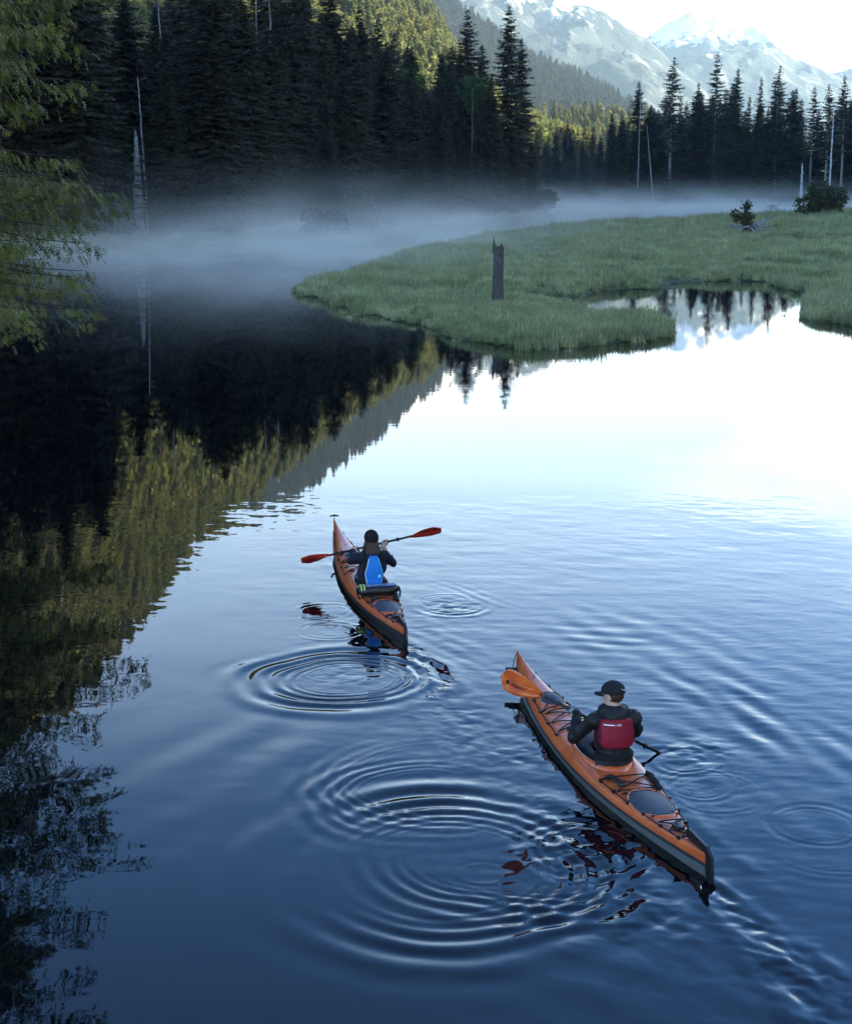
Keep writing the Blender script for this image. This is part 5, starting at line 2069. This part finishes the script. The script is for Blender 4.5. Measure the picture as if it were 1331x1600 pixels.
def build_person(num, label, mats, hip, lean, twist, grips, hints, head_yaw, head_pitch, pd, style):
    f = KAY[num]
    sdf = Sdf(0.0075)
    JK, SK, TR, GL = 0, 1, 2, 3
    ct, st = math.cos(twist), math.sin(twist)

    def tw(x, y, z):      # torso frame: lean forward, twist about the spine
        x2, y2 = x * ct - y * st, x * st + y * ct
        return hip + np.array([x2 + lean * z, y2, z])
    torso = []

    def tcone(a, b, ra, rb, sc, k=0.03):
        sdf.cone(a, b, ra, rb, JK, k, sc)
        torso.append(sdf.pr[-1])
    depth = 0.72
    tcone(tw(0, 0, 0.0), tw(0, 0, 0.10), 0.165, 0.158, (depth, 1.02, 1))
    tcone(tw(0, 0, 0.10), tw(0.0, 0, 0.30), 0.155, 0.168, (depth, 1.0, 1))
    tcone(tw(0, 0, 0.30), tw(0.0, 0, 0.43), 0.172, 0.150, (depth, 1.06, 1))
    SHL, SHR_ = tw(0.0, 0.178, 0.455), tw(0.0, -0.178, 0.455)
    sdf.cone(tw(0, 0.0, 0.485), SHL, 0.072, 0.068, JK, 0.03)
    sdf.cone(tw(0, 0.0, 0.485), SHR_, 0.072, 0.068, JK, 0.03)
    neck = tw(0.005, 0, 0.50)
    headc = tw(0.035, 0, 0.672)
    sdf.cone(neck, tw(0.02, 0, 0.60), 0.060, 0.054, SK, 0.02)
    # head with a face, turned by head_yaw
    cy, sy = math.cos(head_yaw + twist), math.sin(head_yaw + twist)
    cp_, sp_ = math.cos(head_pitch), math.sin(head_pitch)
    RH = np.array([[cy, -sy, 0], [sy, cy, 0], [0, 0, 1]]) @ np.array([[cp_, 0, sp_], [0, 1, 0], [-sp_, 0, cp_]])

    def hd(x, y, z):
        return headc + RH @ np.array([x, y, z])
    sdf.ball(hd(-0.005, 0, 0.025), (0.100, 0.080, 0.102), SK, 0.02, RH)
    sdf.ball(hd(0.030, 0, -0.045), (0.062, 0.058, 0.070), SK, 0.03, RH)
    sdf.cone(hd(0.088, 0, 0.015), hd(0.108, 0, -0.022), 0.010, 0.014, SK, 0.012)
    for s_ in (-1, 1):
        sdf.ball(hd(-0.005, s_ * 0.079, -0.005), (0.022, 0.010, 0.030), SK, 0.008, RH)
        sdf.ball(hd(0.080, s_ * 0.030, 0.024), 0.012, SK, 0.006)
    sdf.cone(hd(0.082, -0.02, -0.052), hd(0.082, 0.02, -0.052), 0.007, 0.007, SK, 0.008)
    # arms
    for side, g, hint, S_ in ((1, grips[0], hints[0], SHL), (-1, grips[1], hints[1], SHR_)):
        g = np.asarray(g, float)
        dirw = norm(S_ - g)
        axl = norm(pd)
        wofs = norm(dirw - (dirw @ axl) * axl) * 0.085
        el, wr = ik(S_, g + wofs, 0.295, 0.265, hint)
        if style['bare_forearm'] and side == -1:
            mid_ = el + (wr - el) * 0.30
            sdf.chain([S_, S_ * 0.5 + el * 0.5, el], [0.066, 0.058, 0.050], JK, 0.025)
            sdf.chain([el, mid_], [0.052, 0.050], JK, 0.02)
            sdf.chain([mid_, wr], [0.040, 0.029], SK, 0.015)
        else:
            sdf.chain([S_, S_ * 0.5 + el * 0.5, el], [0.070, 0.063, 0.057], JK, 0.025)
            sdf.chain([el, el * 0.45 + wr * 0.55, wr], [0.056, 0.050, 0.037], JK, 0.02)
        add_hand(sdf, g, axl * (1 if side == -1 else -1), wr, GL, side)
    # legs reach forward under the deck
    for s_ in (-1, 1):
        kn = hip + np.array([0.44, s_ * 0.115, 0.0])
        sdf.chain([hip + np.array([0.02, s_ * 0.09, -0.03]), kn, hip + np.array([0.86, s_ * 0.10, -0.06])], [0.085, 0.060, 0.042], TR, 0.03)
        sdf.cone(hip + np.array([0.86, s_ * 0.10, -0.06]), hip + np.array([0.90, s_ * 0.11, 0.05]), 0.04, 0.03, TR, 0.02)
    if style.get('hood'):
        for a in np.linspace(0.9, 5.4, 9):
            pass
        ring = [tw(0.005 + 0.080 * math.cos(a), 0.095 * math.sin(a), 0.548 + 0.018 * math.cos(a)) for a in np.linspace(0.7, 2 * math.pi - 0.7, 9)]
        sdf.chain(ring, [0.030, 0.036, 0.045, 0.054, 0.058, 0.054, 0.045, 0.036, 0.030], JK, 0.025)
        sdf.cone(tw(-0.085, -0.05, 0.50), tw(-0.085, 0.05, 0.50), 0.055, 0.055, JK, 0.03)
    body = link('person', sdf.mesh('person', mats, fold=0.015, fold_m=(JK,)), None, label=label, category='person')
    loc = (f['c'][0], f['c'][1], 0.0)
    body.location = loc
    body.rotation_euler = (0, 0, f['ang'])
    # ---- life vest: follows the torso, cut to panels
    def vest_field(X, thick):
        d = np.full(X.shape[:-1], 1e3)
        for p in torso:
            a = Sdf.dist(p, X)
            hh = np.clip(0.5 + 0.5 * (d - a) / 0.03, 0, 1)
            d = np.where(d > 100, a, d * (1 - hh) + a * hh - 0.03 * hh * (1 - hh))
        return d - thick

    def panel(name, material, cut, thick, lo, hi, h=0.0075, parent=body):
        lo, hi = np.asarray(lo, float), np.asarray(hi, float)
        n = np.ceil((hi - lo) / h).astype(int) + 1
        g = [lo[a] + h * np.arange(n[a]) for a in range(3)]
        X = np.stack(np.meshgrid(*g, indexing='ij'), -1)
        q = X - hip
        q = np.stack([q[..., 0] - lean * q[..., 2], q[..., 1], q[..., 2]], -1)
        T_ = np.stack([q[..., 0] * ct + q[..., 1] * st, -q[..., 0] * st + q[..., 1] * ct, q[..., 2]], -1)
        d1 = vest_field(X, thick)
        d2 = cut(T_)
        d3 = -(vest_field(X, -0.02))
        k = 0.022
        hh = np.clip(0.5 - 0.5 * (d1 - d2) / k, 0, 1)
        d = d1 * (1 - hh) + d2 * hh + k * hh * (1 - hh)
        d = np.maximum(d, d3)
        V, Q = surface_net(d, lo, h)
        return link(name, mesh_data(name, V, Q, material, smooth=True), parent)

    lo, hi = hip + np.array([-0.32, -0.34, -0.02]), hip + np.array([0.32, 0.34, 0.62])

    def rbox(T_, c, hs, r):
        q = np.abs(T_ - np.asarray(c)) - (np.asarray(hs) - r)
        return np.linalg.norm(np.maximum(q, 0), axis=-1) + np.minimum(q.max(-1), 0) - r
    back = style['back']
    pn = panel(style['vest_name'], M[style['vest']], lambda T_: back(T_, rbox), style['thick'], lo, hi)
    panel('vest_front', M[style['vest']], lambda T_: rbox(T_, (0.25, 0, 0.28), (0.25, 0.16, 0.14), 0.05), style['thick'], lo, hi)
    panel('waist_belt', M['black_web'], lambda T_: np.abs(T_[..., 2] - 0.125) - 0.035, 0.014, lo, hi)
    for s_ in (-1, 1):
        panel('shoulder_strap', M['black_web'], lambda T_: rbox(T_, (0, s_ * 0.115, 0.40), (0.4, 0.028, 0.15), 0.02), 0.020, lo, hi)
    return body, tw, hd, RH, pn, torso, hip


def place_on_back(tw, torso, y, z, out):
    """march from behind onto the torso surface and step out by `out`"""
    for x in np.linspace(-0.4, 0.1, 501):
        p = tw(x, y, z)
        if min(float(Sdf.dist(q, p[None])[0]) for q in torso) < out:
            return p
    return tw(-0.15, y, z)


def arm_hint(*v):
    return np.array(v, float)


# grips in kayak coordinates
def along(A, d, px_target):
    best = None
    for t in np.linspace(0, 2.3, 461):
        P = A + d * t
        c = P - np.array([0, 0, CAM_H])
        yc = c[1] * CP - c[2] * SP
        X = W0 / 2 + FPX * c[0] / yc
        if best is None or abs(X - px_target) < best[0]:
            best = (abs(X - px_target), P)
    return best[1]


def rotw(num, v):
    a = -KAY[num]['ang']
    c, s = math.cos(a), math.sin(a)
    return np.array([v[0] * c - v[1] * s, v[0] * s + v[1] * c, v[2]])


G2L, G2R = to_local(2, along(TIP2, dd, 894)), to_local(2, along(TIP2, dd, 982))
G1L, G1R = to_local(1, along(C1a, dd1, 555)), to_local(1, along(C1a, dd1, 601))
hip2 = np.array([COCK[2] + 0.14, 0.0, 0.165])
hip1 = np.array([COCK[1] + 0.15, 0.03, 0.160])
print('grips', G2L, G2R, 'hip2', hip2, '|', G1L, G1R, 'hip1', hip1)
red = dict(bare_forearm=False, hood=True, vest='red_vest', vest_name='life_vest', thick=0.046, back=lambda T_, rb: rb(T_, (-0.25, 0, 0.365), (0.25, 0.158, 0.135), 0.055))
P2, tw2, hd2, RH2, pn2, tor2, _ = build_person(2, 'person in black jacket, black cap and crimson vest paddling with one blade underwater', [M['jacket_black'], M['skin'], M['trouser'], M['glove']],
                                               hip2, 0.05, -0.10, (G2L, G2R), (arm_hint(-0.5, 0.7, -1.2), arm_hint(-0.6, -1.0, -0.5)), 0.75, 0.16, rotw(2, dd), red)


def blue_back(T_, rb):
    # hourglass panel, narrow at the top
    half = np.interp(T_[..., 2], [0.06, 0.16, 0.27, 0.40, 0.50], [0.092, 0.102, 0.118, 0.082, 0.055])
    d = np.maximum(np.abs(T_[..., 1]) - half, np.maximum(T_[..., 2] - 0.50, 0.085 - T_[..., 2]))
    return np.maximum(d, T_[..., 0])


blue = dict(bare_forearm=True, hood=False, vest='blue_vest', vest_name='life_vest', thick=0.036, back=blue_back)
P1, tw1, hd1, RH1, pn1, tor1, _ = build_person(1, 'person with long brown hair, dark beanie and bright blue vest holding a red paddle', [M['jacket_navy'], M['skin'], M['trouser'], M['skin']],
                                               hip1, 0.06, 0.0, (G1L, G1R), (arm_hint(-0.3, 0.5, -1.2), arm_hint(-0.3, -0.7, -1.3)), 0.0, 0.05, rotw(1, dd1), blue)


def headgear(num, body, hd, RH, kind):
    m_ = Sdf(0.006)
    if kind == 'cap':
        m_.ball(hd(-0.008, 0, 0.042), (0.118, 0.098, 0.098), 0, 0.01, RH)

        def ex(f, X):
            q = (X - hd(0, 0, 0.030)) @ RH
            f = np.maximum(f, -(q[..., 2] + 0.012 * (q[..., 0] < -0.02)))
            inner = np.linalg.norm(((X - hd(-0.006, 0, 0.040)) @ RH) / np.array([0.098, 0.079, 0.080]), axis=-1) - 1
            return np.maximum(f, -inner * 0.08)
        me = m_.mesh('cap', [M['cap_cloth']], extra=ex)
        cap = link('cap', me, body)
        b = MB()
        n = 15
        V = []
        for i in range(2):
            for j in range(n):
                t = -1.15 + 2.3 * j / (n - 1)
                rr = (0.100, 0.192 - 0.014 * (t / 1.15) ** 2)[i]
                V.append(hd(rr * math.cos(t) * (1.0 if i == 0 else 1.02), 0.090 * math.sin(t) / math.sin(1.15) * (0.97 if i == 0 else 0.90), 0.036 - 0.016 * abs(math.sin(t)) - 0.010 * i))
        V = np.array(V)
        V2 = V - RH @ np.array([0, 0, 0.006])
        F = [(j, j + 1, n + j + 1, n + j) for j in range(n - 1)] + [(2 * n + j, 3 * n + j, 3 * n + j + 1, 2 * n + j + 1) for j in range(n - 1)] + [(n + j, n + j + 1, 3 * n + j + 1, 3 * n + j) for j in range(n - 1)]
        b.add(np.concatenate([V, V2]), F)
        b.build('peak', M['cap_cloth'], cap, smooth=True)
        b = MB()
        b.ball(hd(-0.008, 0, 0.140), 0.009, 8, 5)
        b.build('button', M['cap_cloth'], cap, smooth=True)
        b = MB()   # small white curved tick on the back of the cap
        tick = [(-0.119, -0.030, 0.060), (-0.123, -0.012, 0.050), (-0.123, 0.004, 0.056), (-0.116, 0.030, 0.074)]
        b.tube(np.array([hd(*p) for p in tick]), [0.002, 0.005, 0.004, 0.001], 6)
        b.build('emblem', M['white_mark'], cap)
        h = Sdf(0.006)
        h.ball(hd(-0.012, 0, 0.010), (0.098, 0.083, 0.085), 0, 0.01, RH)

        def ex2(f, X):
            q = (X - hd(0, 0, 0)) @ RH
            return np.maximum(f, np.maximum(q[..., 0] - 0.015, np.abs(q[..., 2] + 0.015) - 0.055))
        link('hair', h.mesh('hair', [M['hair']], extra=ex2), body)
    else:
        m_.ball(hd(-0.010, 0, 0.050), (0.112, 0.094, 0.098), 0, 0.01, RH)
        m_.ball(hd(-0.030, 0, 0.030), (0.092, 0.090, 0.085), 0, 0.02, RH)

        def ex(f, X):
            q = (X - hd(0, 0, 0.010)) @ RH
            f = np.maximum(f, -(q[..., 2] + 0.25 * (q[..., 0] < 0) * np.minimum(-q[..., 0], 0.08)) - 0.01)
            inner = np.linalg.norm(((X - hd(-0.010, 0, 0.030)) @ RH) / np.array([0.100, 0.082, 0.098]), axis=-1) - 1
            return np.maximum(f, -inner * 0.08)
        link('beanie', m_.mesh('beanie', [M['beanie']], extra=ex), body)
        h = Sdf(0.006)
        h.ball(hd(-0.035, 0, -0.03), (0.078, 0.084, 0.09), 0, 0.03, RH)
        for y, r in ((-0.055, 0.030), (-0.02, 0.036), (0.018, 0.036), (0.052, 0.030)):
            a = hd(-0.075, y, -0.05)
            h.chain([a, a + np.array([-0.035, y * 0.25, -0.09]), a + np.array([-0.045, y * 0.3, -0.175])], [r, r * 0.95, r * 0.45], 0, 0.02)
        for s_ in (-1, 1):
            a = hd(0.005, s_ * 0.078, -0.02)
            h.chain([a, a + np.array([-0.02, s_ * 0.02, -0.10]), a + np.array([-0.01, s_ * 0.03, -0.19])], [0.018, 0.022, 0.010], 0, 0.02)
        link('hair', h.mesh('hair', [M['hair']]), body)


headgear(2, P2, hd2, RH2, 'cap')
headgear(1, P1, hd1, RH1, 'beanie')

# marks on the vests
b = MB()
pts = [place_on_back(tw2, tor2, y, 0.455 + 0.05 * (y - 0.04), 0.050) for y in np.linspace(0.035, 0.135, 7)]
b.tube(np.array(pts), 0.0125, 6, flat=0.45)
b.build('reflective_stripe', M['white_mark'], P2, smooth=True)


def stroke_text(word, tw, torso, y0, z0, size, out, name, material, parent):
    """small raised lettering laid on the back panel; strokes in a unit cell, x to the reader's right"""
    glyph = {'N': [[(0, 0), (0, 1), (0.7, 0), (0.7, 1)]], 'R': [[(0, 0), (0, 1), (0.6, 1), (0.7, 0.75), (0.6, 0.5), (0, 0.5)], [(0.3, 0.5), (0.7, 0)]],
             'S': [[(0.7, 0.9), (0.35, 1), (0, 0.8), (0.1, 0.55), (0.6, 0.45), (0.7, 0.2), (0.35, 0), (0, 0.1)]]}
    b = MB()
    for i, ch in enumerate(word):
        for st_ in glyph[ch]:
            P = [place_on_back(tw, torso, y0 - (i * 1.0 + x) * size, z0 + y * size, out) for x, y in st_]
            b.tube(np.array(P), size * 0.11, 4)
    return b.build(name, material, parent)


stroke_text('NRS', tw2, tor2, 0.018, 0.445, 0.017, 0.051, 'lettering', M['white_mark'], P2)
b = MB()
c = place_on_back(tw1, tor1, -0.062, 0.235, 0.040)
b.ball(c, (0.006, 0.024, 0.024), 14, 8)
b.build('badge', M['cyan_mark'], P1, smooth=True)
for s_ in (-1, 1):
    b = MB()
    zz = [0.10, 0.16, 0.22, 0.27, 0.33, 0.40, 0.47]
    b.tube(np.array([place_on_back(tw1, tor1, s_ * float(np.interp(z, [0.06, 0.16, 0.27, 0.40, 0.50], [0.090, 0.100, 0.116, 0.080, 0.054])), z, 0.030) for z in zz]), 0.006, 6)
    b.build('piping', M['cyan_mark'] if s_ < 0 else M['white_mark'], P1, smooth=True)

# dry bag strapped on the deck behind the blue-vest paddler
f1 = KAY[1]
bx = COCK[1] - 0.10
bag = empty('deck_bag', (f1['c'][0] + math.cos(f1['ang']) * bx, f1['c'][1] + math.sin(f1['ang']) * bx, float(K1.deck(bx, 0.0)) - 0.035), f1['ang'],
            'long black deck bag with pale blue panel and yellow end strapped behind the blue-vest paddler', 'bag')
b = MB()
ys = np.linspace(-0.27, 0.27, 13)
b.tube(np.stack([0 * ys, ys, 0.075 + 0.006 * np.sin(ys * 20)], 1), [0.045, 0.078, 0.086] + [0.090] * 7 + [0.086, 0.078, 0.045], 14, flat=0.8)
b.build('sack', M['plastic_black'], bag, smooth=True)
b = MB()
V, F = [], []
for i, y in enumerate(np.linspace(-0.22, 0.17, 9)):
    for j, t in enumerate(np.linspace(0.5, 2.2, 6)):
        V.append((-0.094 * math.cos(t) * -1, y, 0.075 + 0.078 * math.sin(t)))
for i in range(8):
    for j in range(5):
        F.append((i * 6 + j, i * 6 + j + 1, i * 6 + j + 7, i * 6 + j + 6))
b.add(V, F)
b.build('panel', M['blue_trim'], bag, smooth=True)
for y in (0.195, 0.235):
    b = MB()
    t = np.linspace(0.2, 2.9, 9)
    b.tube(np.stack([0.090 * np.cos(t), np.full(9, y), 0.075 + 0.075 * np.sin(t)], 1), 0.012, 6)
    b.build('strap', M['yellow_trim'], bag, smooth=True)
for y in (-0.255, 0.265):
    b = MB()
    b.tube(np.array([[0.05, y, 0.09], [0.0, y * 1.08, 0.10], [-0.06, y * 1.1, 0.06], [-0.13, y * 1.02, 0.0]]), 0.012, 6)
    b.build('buckle_strap', M['black_web'], bag, smooth=True)


# ------------------------------------------------------------------ ground mist over the channel, and the air of the valley
def build_mist():
    x0, x1, y0, y1, z0, z1 = -75.0, 175.0, 62.0, 560.0, 0.03, 9.0
    b = MB()
    b.box(((x0 + x1) / 2, (y0 + y1) / 2, (z0 + z1) / 2), ((x1 - x0) / 2, (y1 - y0) / 2, (z1 - z0) / 2))
    m = bpy.data.materials.new('drifting_mist')
    m.use_nodes = True
    N, L = m.node_tree.nodes, m.node_tree.links
    N.remove(N['Principled BSDF'])
    pv = N.new('ShaderNodeVolumePrincipled')
    pv.inputs['Color'].default_value = (1.0, 0.96, 0.82, 1)
    pv.inputs['Anisotropy'].default_value = 0.25
    geo = N.new('ShaderNodeNewGeometry')
    sep = N.new('ShaderNodeSeparateXYZ')
    L.new(geo.outputs['Position'], sep.inputs[0])

    def mth(op, a, b_=None, c=None, clamp=False):
        n = N.new('ShaderNodeMath')
        n.operation = op
        n.use_clamp = clamp
        for i, v in enumerate((a, b_, c)):
            if v is None:
                continue
            if isinstance(v, (int, float)):
                n.inputs[i].default_value = v
            else:
                L.new(v, n.inputs[i])
        return n.outputs[0]
    x, y, z = sep.outputs
    tot = None
    for (cx, cy, sx, sy, amp) in ((-13, 116, 13, 19, 1.15), (-7, 158, 15, 30, 1.1), (4, 225, 13, 42, 0.62), (36, 345, 34, 46, 0.75), (92, 385, 50, 55, 0.62), (-30, 142, 13, 12, 0.40)):
        u = mth('MULTIPLY_ADD', x, 1 / sx, -cx / sx)
        v = mth('MULTIPLY_ADD', y, 1 / sy, -cy / sy)
        e = mth('MULTIPLY_ADD', u, u, mth('MULTIPLY', v, v))
        g = mth('MULTIPLY', mth('POWER', 2.718, mth('MULTIPLY', e, -1.0)), amp)
        tot = g if tot is None else mth('ADD', tot, g)
    mp = N.new('ShaderNodeMapping')
    mp.inputs['Scale'].default_value = (1.0, 0.55, 2.6)
    L.new(geo.outputs['Position'], mp.inputs['Vector'])
    nz = N.new('ShaderNodeTexNoise')
    nz.inputs['Scale'].default_value = 0.11
    nz.inputs['Detail'].default_value = 3.0
    nz.inputs['Roughness'].default_value = 0.6
    L.new(mp.outputs[0], nz.inputs['Vector'])
    mr = N.new('ShaderNodeMapRange')
    mr.interpolation_type = 'SMOOTHSTEP'
    mr.inputs['From Min'].default_value = 0.34
    mr.inputs['From Max'].default_value = 0.66
    mr.inputs['To Min'].default_value = 0.06
    mr.inputs['To Max'].default_value = 1.9
    L.new(nz.outputs['Fac'], mr.inputs['Value'])
    hz = mth('POWER', 2.718, mth('MULTIPLY', z, -0.50))
    fade = mth('SUBTRACT', 1.0, mth('MULTIPLY', z, 1 / 9.0), clamp=True)
    den = mth('MULTIPLY', mth('MULTIPLY', tot, mr.outputs[0]), mth('MULTIPLY', hz, fade))
    L.new(mth('MULTIPLY', den, MIST), pv.inputs['Density'])
    L.new(pv.outputs[0], N['Material Output'].inputs['Volume'])
    m.cycles.volume_step_rate = 0.22
    b.build('mist', m, None, kind='stuff', label='low white mist drifting over the channel and far meadow', category='mist')


def build_haze():
    m = bpy.data.materials.new('valley_air')
    m.use_nodes = True
    N, L = m.node_tree.nodes, m.node_tree.links
    N.remove(N['Principled BSDF'])
    pv = N.new('ShaderNodeVolumePrincipled')
    pv.inputs['Color'].default_value = (0.56, 0.80, 1.0, 1)
    pv.inputs['Density'].default_value = HAZE
    pv.inputs['Anisotropy'].default_value = 0.0
    L.new(pv.outputs[0], N['Material Output'].inputs['Volume'])
    b = MB()
    b.box((0, 5500, 600), (9200, 8700, 604))
    b.build('haze', m, None, kind='stuff', label='pale blue air haze filling the valley', category='haze')


MIST, HAZE = 0.056, 4.8e-5
build_mist()
build_haze()
